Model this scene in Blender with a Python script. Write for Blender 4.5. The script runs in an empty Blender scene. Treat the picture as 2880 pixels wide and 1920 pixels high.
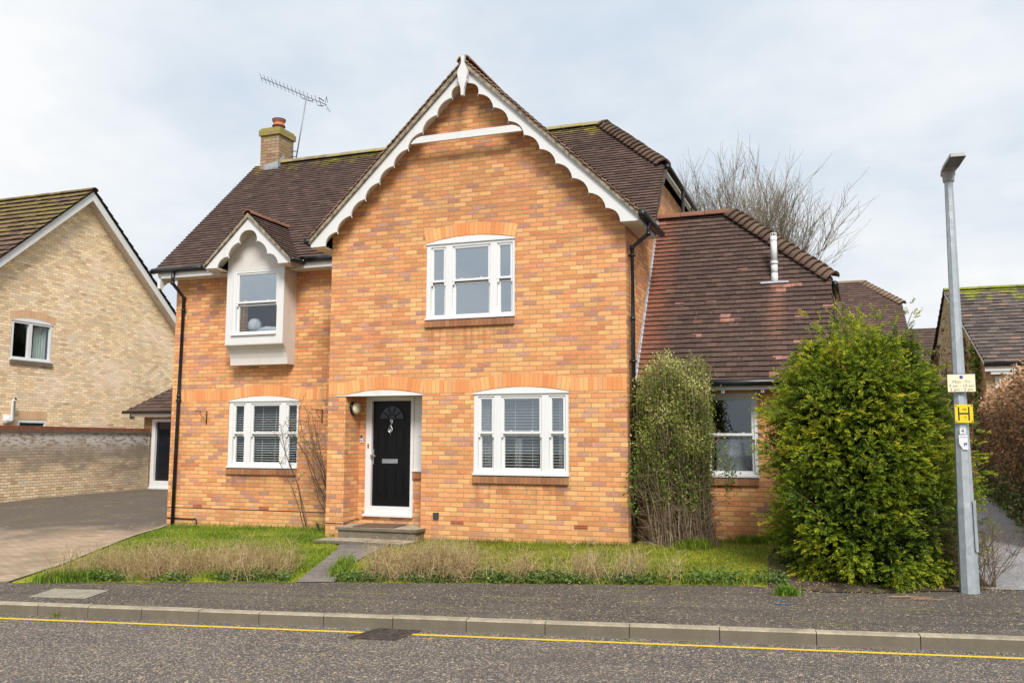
import bpy, bmesh, math, random
import numpy as np
from mathutils import Vector, Matrix
from mathutils.geometry import tessellate_polygon
random.seed(7); rng = np.random.default_rng(7)
S = bpy.context.scene; COL = S.collection
PI = math.pi

# ------------------------------------------------------------------ node helpers
def mat(name):
    m = bpy.data.materials.new(name); m.use_nodes = True
    nt = m.node_tree; nt.nodes.clear()
    out = nt.nodes.new('ShaderNodeOutputMaterial')
    return m, nt, out
class NT:
    def __init__(s, name):
        s.m, s.nt, s.out = mat(name)
    def n(s, t, **kw):
        nd = s.nt.nodes.new('ShaderNode' + t)
        for k, v in kw.items(): setattr(nd, k, v)
        return nd
    def l(s, a, b): s.nt.links.new(a, b)
    def val(s, x, sock):
        if isinstance(x, (int, float)): sock.default_value = x
        elif isinstance(x, tuple): sock.default_value = x if len(x) == len(sock.default_value) else (*x, 1)[:len(sock.default_value)]
        else: s.l(x, sock)
    def math(s, op, a, b=None, c=None, clamp=False):
        nd = s.n('Math', operation=op, use_clamp=clamp)
        for i, x in enumerate((a, b, c)):
            if x is not None: s.val(x, nd.inputs[i])
        return nd.outputs[0]
    def mix(s, f, a, b, blend='MIX'):
        nd = s.n('Mix', data_type='RGBA', blend_type=blend)
        s.val(f, nd.inputs[0]); s.val(a, nd.inputs[6]); s.val(b, nd.inputs[7])
        return nd.outputs[2]
    def ramp(s, f, stops, interp='LINEAR'):
        nd = s.n('ValToRGB'); r = nd.color_ramp; r.interpolation = interp
        while len(r.elements) < len(stops): r.elements.new(1)
        for e, (p, c) in zip(r.elements, stops):
            e.position = p; e.color = (*c, 1) if len(c) == 3 else c
        s.val(f, nd.inputs[0]); return nd.outputs[0]
    def noise(s, vec, scale, detail=3, rough=.55, out=0):
        nd = s.n('TexNoise'); s.l(vec, nd.inputs['Vector']); nd.inputs['Scale'].default_value = scale
        nd.inputs['Detail'].default_value = detail; nd.inputs['Roughness'].default_value = rough
        return nd.outputs[out]
    def vor(s, vec, scale, feature='F1', out='Distance'):
        nd = s.n('TexVoronoi', feature=feature); s.l(vec, nd.inputs['Vector']); nd.inputs['Scale'].default_value = scale
        return nd.outputs[out]
    def sstep(s, x, a, b, lo=0., hi=1.):
        nd = s.n('MapRange', interpolation_type='SMOOTHSTEP'); s.val(x, nd.inputs[0])
        nd.inputs[1].default_value = a; nd.inputs[2].default_value = b; nd.inputs[3].default_value = lo; nd.inputs[4].default_value = hi
        return nd.outputs[0]
    def pos(s): return s.n('NewGeometry').outputs['Position']
    def sep(s, v):
        nd = s.n('SeparateXYZ'); s.l(v, nd.inputs[0]); return nd.outputs
    def comb(s, x, y, z=0.):
        nd = s.n('CombineXYZ')
        for i, a in enumerate((x, y, z)): s.val(a, nd.inputs[i])
        return nd.outputs[0]
    def scale(s, v, k):
        nd = s.n('VectorMath', operation='MULTIPLY'); s.l(v, nd.inputs[0]); nd.inputs[1].default_value = k; return nd.outputs[0]
    def bump(s, h, strength=.5, dist=.01):
        nd = s.n('Bump'); nd.inputs['Strength'].default_value = strength; nd.inputs['Distance'].default_value = dist
        s.l(h, nd.inputs['Height']); return nd.outputs[0]
    def pbsdf(s, col, rough=.7, metal=0., normal=None, spec=.5, trans=None):
        b = s.n('BsdfPrincipled')
        s.val(col, b.inputs['Base Color']); s.val(rough, b.inputs['Roughness']); s.val(metal, b.inputs['Metallic'])
        b.inputs['Specular IOR Level'].default_value = spec
        if normal is not None: s.l(normal, b.inputs['Normal'])
        if trans:
            t = s.n('BsdfTranslucent'); s.val(col, t.inputs[0]); mx = s.n('MixShader'); mx.inputs[0].default_value = trans
            s.l(b.outputs[0], mx.inputs[1]); s.l(t.outputs[0], mx.inputs[2]); s.l(mx.outputs[0], s.out.inputs[0])
        else: s.l(b.outputs[0], s.out.inputs[0])
        return s.m

def plain(name, col, rough=.5, metal=0., var=.08, scale=6., spec=.5):
    t = NT(name); p = t.pos(); n = t.noise(p, scale, 4)
    d = tuple(c * (1 - var * 2.2) for c in col)
    c = t.mix(t.sstep(n, .3, .7), d, col)
    return t.pbsdf(c, rough, metal, spec=spec)

def brick(name, stops, mortar, L=.225, H=.075, bond=.5, stain=None, dark=.32, grime_shade=None):
    t = NT(name); uv = t.n('TexCoord').outputs['UV']
    p = t.pos()
    wob = t.scale(t.noise(p, 5., 2, out=1), (.008, .006, 0)); ad = t.n('VectorMath', operation='ADD'); t.l(uv, ad.inputs[0]); t.l(wob, ad.inputs[1])
    u, v, _ = t.sep(ad.outputs[0])
    rv = t.math('DIVIDE', v, H); row = t.math('FLOOR', rv); fv = t.math('FRACT', rv)
    off = t.math('MULTIPLY', t.math('FLOORED_MODULO', row, 2.), bond)
    ru = t.math('ADD', t.math('DIVIDE', u, L), off); colm = t.math('FLOOR', ru); fu = t.math('FRACT', ru)
    mu = t.math('MULTIPLY', t.math('MINIMUM', fu, t.math('SUBTRACT', 1., fu)), L)
    mv = t.math('MULTIPLY', t.math('MINIMUM', fv, t.math('SUBTRACT', 1., fv)), H)
    mk = t.sstep(t.math('MINIMUM', mu, mv), .0035, .0085)
    wn = t.n('TexWhiteNoise', noise_dimensions='2D'); t.l(t.comb(colm, row), wn.inputs['Vector'])
    wn2 = t.n('TexWhiteNoise', noise_dimensions='2D'); t.l(t.comb(t.math('ADD', colm, 37.3), t.math('ADD', row, 11.7)), wn2.inputs['Vector'])
    big = t.noise(p, 1.1, 4, .6)
    f = t.math('ADD', wn.outputs['Value'], t.math('MULTIPLY', t.math('SUBTRACT', big, .5), .62), clamp=True)
    c = t.ramp(f, stops)
    # streaks inside a brick
    st = t.noise(t.comb(t.math('MULTIPLY', u, 22.), t.math('MULTIPLY', v, 60.), wn2.outputs['Value']), 1., 3)
    c = t.mix(t.math('MULTIPLY', t.sstep(st, .4, .75), .35), c, tuple(min(1, x * 1.45 + .03) for x in stops[len(stops) // 2][1]))
    hv = t.n('HueSaturation'); t.l(c, hv.inputs['Color']); t.val(t.math('ADD', t.math('MULTIPLY', wn2.outputs['Value'], .34), .80), hv.inputs['Value'])
    c = hv.outputs[0]
    # joint shadow painted as a darker line along each brick's lower arris
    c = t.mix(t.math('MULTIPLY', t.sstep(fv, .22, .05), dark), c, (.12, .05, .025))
    mc = t.mix(t.noise(p, 9., 2), tuple(x * .7 for x in mortar), tuple(x * 1.15 for x in mortar))
    c = t.mix(mk, mc, c)
    w = t.sstep(t.noise(t.scale(p, (1., 1., .35)), 1.3, 5), .52, .8)
    c = t.mix(t.math('MULTIPLY', w, .22), c, (.16, .09, .05))
    if grime_shade: c = grime_shade(t, p, c)
    b = t.bump(t.math('ADD', t.math('MULTIPLY', mk, 1.), t.math('MULTIPLY', t.noise(p, 60., 2), .35)), .55, .006)
    return t.pbsdf(c, .88, 0., b, spec=.25)

def base_grime_eaves_shade(t, p, c):
    x, y, z = t.sep(p)
    k = t.math('MULTIPLY', t.sstep(t.math('ADD', z, t.math('MULTIPLY', t.noise(p, 3., 3), .5)), .55, .05), .3)
    c = t.mix(k, c, (.55, .34, .15))
    # pale efflorescence patches
    e = t.math('MULTIPLY', t.sstep(t.noise(p, 1.7, 4), .64, .78), .28)
    c = t.mix(e, c, (.62, .42, .30))
    # broad blotches: redder, then greyer zones of the wall
    c = t.mix(t.math('MULTIPLY', t.sstep(t.noise(p, .75, 4), .50, .68), .22), c, (.56, .20, .10))
    c = t.mix(t.math('MULTIPLY', t.sstep(t.noise(t.scale(p, (1., 1., .7)), 1.9, 5, .65), .56, .74), .25), c, (.36, .24, .15))
    # rain streaks below the window sills
    for sx, hw, z0, z1 in ((-2.63, .86, 2.75, 3.39), (-1.73, .86, .3, .84), (-7.62, .86, .3, .84)):
        mx = t.sstep(t.math('ABSOLUTE', t.math('SUBTRACT', x, sx)), hw, hw - .12)
        mz = t.math('MULTIPLY', t.sstep(z, z0, z1), t.sstep(z, z1 + .03, z1))
        st = t.sstep(t.noise(t.scale(p, (9., 1., .6)), 1., 3), .35, .65)
        c = t.mix(t.math('MULTIPLY', t.math('MULTIPLY', mx, mz), t.math('MULTIPLY', st, .42)), c, (.16, .085, .05))
    # shade of eaves and bargeboards painted as darker brick on the upper wall
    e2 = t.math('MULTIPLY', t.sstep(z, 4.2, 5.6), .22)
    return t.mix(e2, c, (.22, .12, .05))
OR_ST = [(0., (.44, .225, .175)), (.09, (.47, .225, .17)), (.14, (.60, .215, .10)), (.27, (.665, .27, .108)), (.45, (.70, .308, .124)), (.66, (.73, .348, .146)), (.86, (.755, .40, .178)), (.96, (.73, .41, .145)), (1., (.46, .245, .18))]
M = {}
M['brick'] = brick('orange_brick', OR_ST, (.40, .27, .14), grime_shade=base_grime_eaves_shade)
def yel_grime(t, p, c):
    e = t.math('MULTIPLY', t.sstep(t.noise(p, .8, 4), .5, .7), .4)
    c = t.mix(t.math('MULTIPLY', e, .95), c, (.90, .73, .60))
    return c
YE_ST = [(0., (.62, .40, .26)), (.06, (.70, .47, .30)), (.25, (.83, .585, .34)), (.5, (.86, .64, .395)), (.75, (.88, .69, .48)), (.9, (.80, .58, .33)), (1., (.70, .58, .48))]
M['ybrick'] = brick('pale_yellow_brick', YE_ST, (.52, .39, .25), grime_shade=yel_grime, dark=.15)
def wall_grime(t, p, c):
    x, y, z = t.sep(p); n = t.noise(t.scale(p, (1., .5, 1.6)), 1.6, 5)
    # dark weathered band, whitish salts at the top, yellower below
    k = t.sstep(t.math('ADD', z, t.math('MULTIPLY', t.math('SUBTRACT', n, .5), 1.3)), .55, 1.0)
    c = t.mix(t.math('MULTIPLY', k, .68), c, (.235, .195, .16))
    y2 = t.sstep(t.math('ADD', t.math('MULTIPLY', y, .12), n), 1.1, 1.7)
    c = t.mix(t.math('MULTIPLY', y2, .5), c, (.19, .155, .12))
    s = t.math('MULTIPLY', t.sstep(t.math('ADD', z, t.math('MULTIPLY', t.math('SUBTRACT', t.noise(p, 1.5, 3), .5), .5)), 1.1, 1.6), t.sstep(t.noise(t.scale(p, (4., 4., 13.)), 1.3, 3), .42, .52))
    return t.mix(t.math('MULTIPLY', s, .75), c, (.74, .70, .66))
M['wbrick'] = brick('weathered_wall_brick', YE_ST, (.30, .24, .17), grime_shade=wall_grime, dark=.2)
ISL = 'Random Per Island'
def island_brick(name, stops):
    t = NT(name); r = t.n('NewGeometry').outputs[ISL]; p = t.pos()
    c = t.ramp(r, stops); c = t.mix(t.math('MULTIPLY', t.noise(p, 25., 3), .4), c, tuple(x * 1.3 for x in stops[2][1]))
    return t.pbsdf(c, .88, 0., t.bump(t.noise(p, 70., 2), .3, .004), spec=.25)
M['soldier'] = island_brick('soldier_brick', [(0., (.56, .20, .075)), (.2, (.66, .24, .085)), (.45, (.72, .31, .12)), (.75, (.75, .36, .145)), (.93, (.76, .42, .17)), (1., (.46, .24, .16))])
M['ysoldier'] = island_brick('yellow_soldier_brick', [(0., (.55, .30, .17)), (.3, (.62, .38, .22)), (.6, (.62, .44, .25)), (1., (.62, .36, .22))])
M['sillbrick'] = island_brick('sill_brick', [(0., (.20, .085, .05)), (.3, (.27, .115, .06)), (.6, (.36, .16, .075)), (.85, (.33, .18, .085)), (1., (.22, .09, .06))])
M['mortar'] = plain('mortar', (.46, .30, .15), .9)
M['coping'] = island_brick('coping_brick', [(0., (.17, .062, .040)), (.3, (.22, .080, .046)), (.6, (.26, .095, .052)), (.9, (.20, .075, .05)), (1., (.13, .08, .06))])
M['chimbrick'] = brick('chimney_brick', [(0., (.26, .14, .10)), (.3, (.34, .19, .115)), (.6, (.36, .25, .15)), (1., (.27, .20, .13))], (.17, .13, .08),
    grime_shade=lambda t, p, c: t.mix(t.math('MULTIPLY', t.sstep(t.math('ADD', t.noise(p, 5., 4), t.math('MULTIPLY', t.sstep(t.sep(p)[2], 8.6, 8.95), .25)), .5, .75), .8), c, (.26, .24, .05)))

def tile(name, stops, moss=None, speck=.5, extra=None):
    t = NT(name); r = t.n('NewGeometry').outputs[ISL]; p = t.pos()
    c = t.ramp(r, stops)
    c = t.mix(t.math('MULTIPLY', t.noise(p, 2.2, 4), .35), c, tuple(x * .55 for x in stops[len(stops) // 2][1]))
    sp = t.math('MULTIPLY', t.sstep(t.noise(p, 26., 3), .66, .74), t.sstep(t.noise(p, 2.5, 3), .42, .65))
    c = t.mix(t.math('MULTIPLY', sp, speck), c, (.46, .42, .38))
    if extra: c = extra(t, p, c)
    if moss: c = moss(t, p, c)
    return t.pbsdf(c, .9, 0., t.bump(t.noise(p, 45., 3), .4, .006), spec=.2)
BR_ST = [(0., (.085, .054, .046)), (.3, (.105, .067, .056)), (.55, (.118, .075, .062)), (.8, (.13, .082, .067)), (1., (.165, .10, .076))]
def ridge_moss(z0, z1, ca=(.33, .26, .03), cb=(.17, .17, .03), k=.75):
    def f(t, p, c):
        z = t.sep(p)[2]; n = t.noise(p, 2.3, 5, .65)
        m = t.sstep(t.math('ADD', t.math('MULTIPLY', t.math('SUBTRACT', n, .5), 1.6), t.math('MULTIPLY', t.sstep(z, z0, z1), .62)), .40, .66)
        mc = t.mix(t.sstep(t.noise(p, 7., 2), .4, .6), ca, cb)
        return t.mix(t.math('MULTIPLY', m, k), c, mc)
    return f
M['tile'] = tile('brown_plain_tile', BR_ST, ridge_moss(7.3, 8.15))
M['tile_gable'] = tile('gable_plain_tile', [(0., (.19, .10, .065)), (.4, (.26, .145, .095)), (.8, (.34, .20, .13)), (1., (.30, .21, .14))], ridge_moss(9., 10.5, k=.6), .7)
def wing_extra(t, p, c):
    x, y, z = t.sep(p)
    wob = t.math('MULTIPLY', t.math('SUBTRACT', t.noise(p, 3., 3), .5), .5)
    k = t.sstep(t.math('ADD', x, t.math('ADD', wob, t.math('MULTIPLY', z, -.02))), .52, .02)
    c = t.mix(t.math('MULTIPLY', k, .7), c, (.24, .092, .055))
    # rain-washed streak below the flue
    d = t.math('ABSOLUTE', t.math('SUBTRACT', x, 2.14)); s = t.math('MULTIPLY', t.sstep(t.math('ADD', d, t.math('MULTIPLY', wob, .4)), .22, .02), t.sstep(z, 4.25, 4.05))
    c = t.mix(t.math('MULTIPLY', s, t.sstep(z, 2.6, 4.0, .05, .5)), c, (.30, .14, .09))
    return c
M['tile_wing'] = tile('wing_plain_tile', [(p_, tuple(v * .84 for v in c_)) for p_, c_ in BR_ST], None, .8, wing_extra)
M['tile_new'] = plain('replacement_tile', (.35, .165, .12), .85, var=.2)
M['ridge_new'] = tile('orange_ridge_tile', [(0., (.17, .085, .06)), (.5, (.25, .115, .075)), (1., (.33, .15, .09))], None, .6)
M['ridge_old'] = tile('old_ridge_tile', [(0., (.22, .15, .10)), (.5, (.27, .19, .13)), (1., (.32, .25, .18))], ridge_moss(7.2, 8.2, (.34, .29, .06), (.30, .27, .20), .8), .9)
M['hip'] = tile('bonnet_tile', [(0., (.115, .078, .058)), (.5, (.155, .10, .074)), (1., (.20, .135, .095))], ridge_moss(3.5, 16.), .6)
M['ytile'] = tile('mossy_concrete_tile', [(0., (.10, .062, .045)), (.5, (.15, .09, .065)), (1., (.20, .12, .085))], ridge_moss(4.6, 8.6, (.24, .18, .05), (.15, .115, .04), .8), .5)
M['rtile'] = tile('dark_mossy_tile', [(0., (.075, .062, .058)), (.5, (.115, .095, .085)), (.9, (.16, .125, .11)), (1., (.30, .17, .12))], ridge_moss(5.9, 7.3, (.26, .27, .03), (.20, .22, .03), .9), .9)
M['gtile'] = tile('dark_outbuilding_tile', [(0., (.075, .05, .042)), (1., (.115, .076, .062))], None, .1)
M['under'] = plain('underlay_and_course_shade', (.022, .016, .014), .95)
M['vergem'] = plain('verge_mortar', (.36, .295, .21), .9, var=.3, scale=12.)
M['lead'] = plain('lead_flashing', (.42, .44, .47), .55, .3, .15, 9.)

def paint(name, col, dirt=.12):
    t = NT(name); p = t.pos()
    c = t.mix(t.math('MULTIPLY', t.sstep(t.noise(t.scale(p, (1., 1., .4)), 4., 5), .5, .75), dirt * 1.8), col, (.40, .37, .29))
    c = t.mix(t.math('MULTIPLY', t.sstep(t.noise(p, 21., 4), .60, .75), dirt * 1.2), c, (.34, .33, .25))
    return t.pbsdf(c, .42, 0., t.bump(t.noise(p, 30., 2), .06, .003), spec=.4)
M['white'] = paint('white_gloss_paint', (.66, .655, .645), .12)
M['upvc'] = paint('white_window_frame', (.69, .69, .69), .04)
M['cream'] = paint('cream_render', (.63, .59, .55), .2)
M['soffit'] = paint('soffit_board', (.66, .58, .51), .3)
M['black'] = plain('black_plastic', (.016, .016, .018), .35, 0., .3)
M['blackdoor'] = plain('black_door_paint', (.005, .0052, .006), .3, 0., .1, spec=.22)
M['navydoor'] = plain('dark_blue_door_glass', (.006, .009, .016), .2, 0., .1)
M['chrome'] = plain('brushed_chrome', (.62, .63, .64), .25, 1., .1)
M['brass'] = plain('brass', (.62, .43, .16), .3, .9, .1)
M['iron'] = plain('black_iron', (.012, .012, .012), .6)
M['alum'] = plain('aerial_metal', (.20, .21, .24), .5, .6)
M['mast'] = plain('grey_mast', (.30, .31, .34), .5, .3)
M['dark'] = plain('dark_interior', (.02, .018, .016), .9)
M['terracotta'] = plain('terracotta', (.52, .17, .09), .8, var=.15)
M['greyplastic'] = plain('pale_grey_plastic', (.66, .67, .68), .45, var=.05)
M['darkgrey'] = plain('dark_grey_plastic', (.05, .055, .06), .5)
def galv():
    t = NT('galvanised_steel'); p = t.pos()
    v = t.vor(t.scale(p, (1., 1., .6)), 26., out='Color'); s = t.sep(v)[0]
    c = t.mix(s, (.33, .365, .39), (.42, .455, .48))
    st = t.sstep(t.noise(t.scale(p, (6., 6., .5)), 2., 4), .5, .75)
    c = t.mix(t.math('MULTIPLY', st, .3), c, (.26, .29, .31))
    return t.pbsdf(c, .48, .35, spec=.4)
M['galv'] = galv()
def glass(name, refl, tint=(.9, .95, .95)):
    t = NT(name); tr = t.n('BsdfTransparent'); tr.inputs[0].default_value = (*tint, 1)
    g = t.n('BsdfGlossy'); g.inputs['Roughness'].default_value = .015; g.inputs['Color'].default_value = (.85, .92, .97, 1)
    nb = t.bump(t.noise(t.pos(), 1.6, 1), .04, .02); t.l(nb, g.inputs['Normal'])
    mx = t.n('MixShader'); mx.inputs[0].default_value = refl
    t.l(tr.outputs[0], mx.inputs[1]); t.l(g.outputs[0], mx.inputs[2]); t.l(mx.outputs[0], t.out.inputs[0]); return t.m
M['glass_up'] = glass('upper_window_glass', .50)
M['glass_mid'] = glass('reflecting_window_glass', .27)
M['glass_lo'] = glass('lower_window_glass', .13)
M['glass_dim'] = glass('dim_window_glass', .07)
def fabric(name, col):
    t = NT(name); p = t.pos(); x = t.sep(p)[0]
    c = t.mix(t.sstep(t.noise(t.scale(p, (30., 30., 1.)), 1., 2), .4, .6), tuple(v * .75 for v in col), col)
    return t.pbsdf(c, .9, trans=.25)
M['curtain'] = fabric('pale_curtain', (.72, .70, .68)); M['greencurtain'] = fabric('pale_green_curtain', (.52, .58, .50)); M['pinkcloth'] = fabric('pink_cloth', (.62, .20, .16)); M['cushion'] = fabric('grey_cushion', (.55, .56, .62))
M['blind'] = plain('white_blind_slat', (.78, .78, .76), .5, var=.03)

def asphalt(name, base, chip, dens, sc, wet=None, moss=0., rough=.85, seams=(), seamv=()):
    t = NT(name); p = t.pos(); pf = t.scale(p, (1., 1., 0.))
    vc = t.vor(pf, sc, out='Color'); vd = t.vor(pf, sc); a, b, c3 = t.sep(vc)
    chipm = t.math('MULTIPLY', t.sstep(a, 1 - dens, 1 - dens * .6), t.sstep(vd, .55, .35))
    c = t.mix(b, tuple(x * .45 for x in base), tuple(x * 1.35 for x in base))
    big = t.noise(pf, .7, 5, .6)
    c = t.mix(t.sstep(big, .35, .7), c, t.mix(.35, c, (.17, .145, .115)))
    cc = t.ramp(c3, [(0., tuple(x * .55 for x in chip)), (.45, chip), (.8, (.42, .37, .32)), (1., (.30, .16, .09))])
    c = t.mix(chipm, c, cc)
    v2 = t.vor(pf, sc * .42, out='Color'); d2 = t.vor(pf, sc * .42)
    m2 = t.math('MULTIPLY', t.sstep(t.sep(v2)[1], 1 - dens * .35, 1 - dens * .2), t.sstep(d2, .45, .28))
    c = t.mix(m2, c, t.ramp(t.sep(v2)[2], [(0., (.45, .36, .20)), (.5, (.5, .42, .3)), (1., (.36, .22, .12))]))
    if moss:
        m = t.math('MULTIPLY', t.sstep(t.noise(t.comb(t.math('MULTIPLY', t.sep(p)[0], .35), t.math('MULTIPLY', t.math('SUBTRACT', t.sep(p)[1], t.math('MULTIPLY', t.sep(p)[0], .134)), 4.)), 1.6, 5), .60, .70), moss)
        c = t.mix(m, c, (.16, .15, .035))
    # faint long tracks along the road
    tr = t.noise(t.comb(t.math('MULTIPLY', t.sep(p)[0], .12), t.math('MULTIPLY', t.math('SUBTRACT', t.sep(p)[1], t.math('MULTIPLY', t.sep(p)[0], .134)), 2.2)), 1.5, 4)
    c = t.mix(t.math('MULTIPLY', t.sstep(tr, .45, .7), .3), c, tuple(x * .55 for x in base))
    X, Y, _z = t.sep(p); wv = t.math('MULTIPLY', t.math('SUBTRACT', t.noise(pf, 2.2, 4), .5), .16)
    for x0, y0, x1, y1, w in seams:
        L_ = math.hypot(x1 - x0, y1 - y0); nx, ny = -(y1 - y0) / L_, (x1 - x0) / L_
        d = t.math('ABSOLUTE', t.math('ADD', wv, t.math('ADD', t.math('MULTIPLY', t.math('SUBTRACT', X, x0), nx), t.math('MULTIPLY', t.math('SUBTRACT', Y, y0), ny))))
        m = t.math('MULTIPLY', t.sstep(d, w, w * .2), t.sstep(t.noise(pf, 5., 3), .42, .6)); c = t.mix(t.math('MULTIPLY', m, .7), c, (.22, .19, .085))
    for v0, w, sc_ in seamv:
        d = t.math('ABSOLUTE', t.math('ADD', t.math('MULTIPLY', wv, .5), t.math('SUBTRACT', t.math('ADD', Y, 5.0 - v0), t.math('MULTIPLY', X, .134))))
        m = t.math('MULTIPLY', t.sstep(d, w, w * .3), t.sstep(t.noise(t.scale(pf, (.6, .6, 1.)), 2.4, 4), .46, .6)); c = t.mix(t.math('MULTIPLY', m, .8), c, sc_)
    # worn, darker patches
    c = t.mix(t.math('MULTIPLY', t.sstep(t.noise(pf, .33, 4, .6), .52, .66), .28), c, tuple(x * .5 for x in base))
    if wet: c = wet(t, p, c)
    h = t.math('ADD', t.math('MULTIPLY', vd, -1.), t.math('MULTIPLY', t.noise(pf, sc * .7, 2), .6))
    return t.pbsdf(c, rough, 0., t.bump(h, .9, .012), spec=.4)
M['road'] = asphalt('road_asphalt', (.115, .098, .088), (.74, .60, .42), .42, 58., seams=((-1.30, -5.60, -1.45, -7.4, .045),))
M['pave'] = asphalt('pavement_asphalt', (.088, .073, .061), (.62, .48, .28), .24, 58., moss=.85, seamv=((.60, .012, (.03, .026, .024)), (1.02, .018, (.03, .027, .024)), (1.30, .03, (.20, .18, .03))))
M['path'] = asphalt('pale_wet_path', (.38, .37, .385), (.55, .53, .5), .2, 50., rough=.4)  # pale base colour stands in for sheen and haze on wet asphalt
def concrete(name, col, dk, sc=4.):
    t = NT(name); p = t.pos(); n = t.noise(p, sc, 6, .7); n2 = t.noise(p, sc * 14, 3)
    c = t.mix(t.sstep(n, .35, .7), dk, col); c = t.mix(t.math('MULTIPLY', t.sstep(n2, .5, .75), .4), c, tuple(x * 1.3 for x in col))
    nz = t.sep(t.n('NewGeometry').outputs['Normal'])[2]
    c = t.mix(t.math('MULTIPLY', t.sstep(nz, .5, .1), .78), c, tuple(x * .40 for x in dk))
    st = t.noise(t.scale(p, (9., 9., 1.)), 1.5, 4); c = t.mix(t.math('MULTIPLY', t.sstep(st, .5, .7), .35), c, tuple(x * .5 for x in dk))
    return t.pbsdf(c, .9, 0., t.bump(n2, .35, .006), spec=.25)
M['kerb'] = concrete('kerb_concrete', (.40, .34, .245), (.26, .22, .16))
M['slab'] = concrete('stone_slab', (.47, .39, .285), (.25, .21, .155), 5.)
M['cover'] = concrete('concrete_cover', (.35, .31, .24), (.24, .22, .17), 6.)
M['gpath'] = concrete('path_concrete', (.22, .19, .17), (.14, .125, .115), 2.)
def pavers():
    t = NT('block_paving'); p = t.pos(); x, y, z = t.sep(p)
    a = .25; u = t.math('ADD', t.math('MULTIPLY', x, math.cos(a)), t.math('MULTIPLY', y, math.sin(a))); v = t.math('SUBTRACT', t.math('MULTIPLY', y, math.cos(a)), t.math('MULTIPLY', x, math.sin(a)))
    H, L = .105, .21
    rv = t.math('DIVIDE', v, H); row = t.math('FLOOR', rv); fv = t.math('FRACT', rv)
    ru = t.math('ADD', t.math('DIVIDE', u, L), t.math('MULTIPLY', t.math('FLOORED_MODULO', row, 2.), .5)); cl = t.math('FLOOR', ru); fu = t.math('FRACT', ru)
    mk = t.sstep(t.math('MINIMUM', t.math('MULTIPLY', t.math('MINIMUM', fu, t.math('SUBTRACT', 1., fu)), L), t.math('MULTIPLY', t.math('MINIMUM', fv, t.math('SUBTRACT', 1., fv)), H)), .003, .012)
    wn = t.n('TexWhiteNoise', noise_dimensions='2D'); t.l(t.comb(cl, row), wn.inputs['Vector'])
    c = t.ramp(wn.outputs['Value'], [(0., (.34, .235, .165)), (.5, (.40, .285, .20)), (1., (.44, .33, .235))])
    c = t.mix(mk, (.20, .17, .10), c)
    n = t.noise(p, .8, 5, .6)
    d = t.sstep(t.math('ADD', t.math('ADD', t.math('MULTIPLY', y, .17), t.math('MULTIPLY', x, -.12)), t.math('MULTIPLY', t.math('SUBTRACT', n, .5), 1.3)), .9, 1.5)
    c = t.mix(t.math('MULTIPLY', d, .86), c, (.075, .064, .054))
    g = t.math('MULTIPLY', t.sstep(t.noise(p, 1.1, 4), .5, .68), .45); c = t.mix(g, c, (.15, .13, .06))
    sp = t.math('MULTIPLY', t.sstep(t.noise(p, 11., 3), .62, .70), t.math('MULTIPLY', t.sstep(t.noise(p, .9, 3), .4, .6), t.sstep(d, .3, .9))); c = t.mix(sp, c, (.42, .38, .30))
    return t.pbsdf(c, .85, 0., t.bump(mk, .5, .006), spec=.3)
M['pavers'] = pavers()
def soil():
    t = NT('lawn_ground'); p = t.pos(); n = t.noise(p, 1.2, 5, .65); n2 = t.noise(p, 14., 4)
    c = t.mix(t.sstep(n, .35, .65), (.13, .18, .016), (.30, .30, .022)); c = t.mix(t.math('MULTIPLY', t.sstep(n2, .45, .7), .6), c, (.055, .07, .016))
    c = t.mix(t.math('MULTIPLY', t.sstep(t.noise(p, 2.6, 4), .56, .7), .5), c, (.20, .15, .07))
    return t.pbsdf(c, .95, 0., t.bump(n2, .8, .03), spec=.1)
M['soil'] = soil()
M['earth'] = concrete('bare_earth', (.12, .085, .055), (.06, .045, .03), 6.)
def yline():
    t = NT('yellow_road_paint'); p = t.pos(); n = t.noise(p, 55., 3); c = t.mix(t.sstep(n, .3, .6), (.52, .36, .03), (.72, .50, .035))
    b = t.n('BsdfPrincipled'); t.l(c, b.inputs['Base Color']); b.inputs['Roughness'].default_value = .7
    t.l(t.bump(n, .5, .004), b.inputs['Normal'])
    tr = t.n('BsdfTransparent'); mx = t.n('MixShader'); t.l(t.sstep(t.noise(p, 38., 4, .7), .60, .68), mx.inputs[0]); t.l(b.outputs[0], mx.inputs[1]); t.l(tr.outputs[0], mx.inputs[2]); t.l(mx.outputs[0], t.out.inputs[0])
    return t.m
M['yline'] = yline()
M['bluepaint'] = plain('faded_blue_paint', (.06, .13, .24), .8, var=.3, scale=20.)
M['grate'] = plain('rusty_iron_grate', (.12, .092, .075), .7, .3, .3, 20.)
def leafmat(name, stops, trans=.3, rough=.6, spec=.3):
    t = NT(name); a = t.n('Attribute', attribute_name='tint').outputs['Fac']; r = t.n('NewGeometry').outputs[ISL]
    f = t.math('ADD', a, t.math('MULTIPLY', t.math('SUBTRACT', r, .5), .22), clamp=True)
    return t.pbsdf(t.ramp(f, stops), rough, spec=spec, trans=trans)
M['yew'] = leafmat('yew_needles', [(0., (.014, .028, .004)), (.18, (.040, .075, .007)), (.40, (.120, .185, .011)), (.64, (.27, .335, .017)), (.85, (.46, .45, .025)), (1., (.72, .52, .045))], .3)
M['olive'] = leafmat('olive_shrub_leaves', [(0., (.045, .052, .012)), (.3, (.12, .145, .022)), (.6, (.205, .24, .036)), (.85, (.35, .375, .08)), (1., (.56, .55, .22))], .25)
M['bright'] = leafmat('bright_young_leaves', [(0., (.04, .09, .01)), (.5, (.10, .22, .02)), (1., (.34, .40, .03))], .35)
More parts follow.
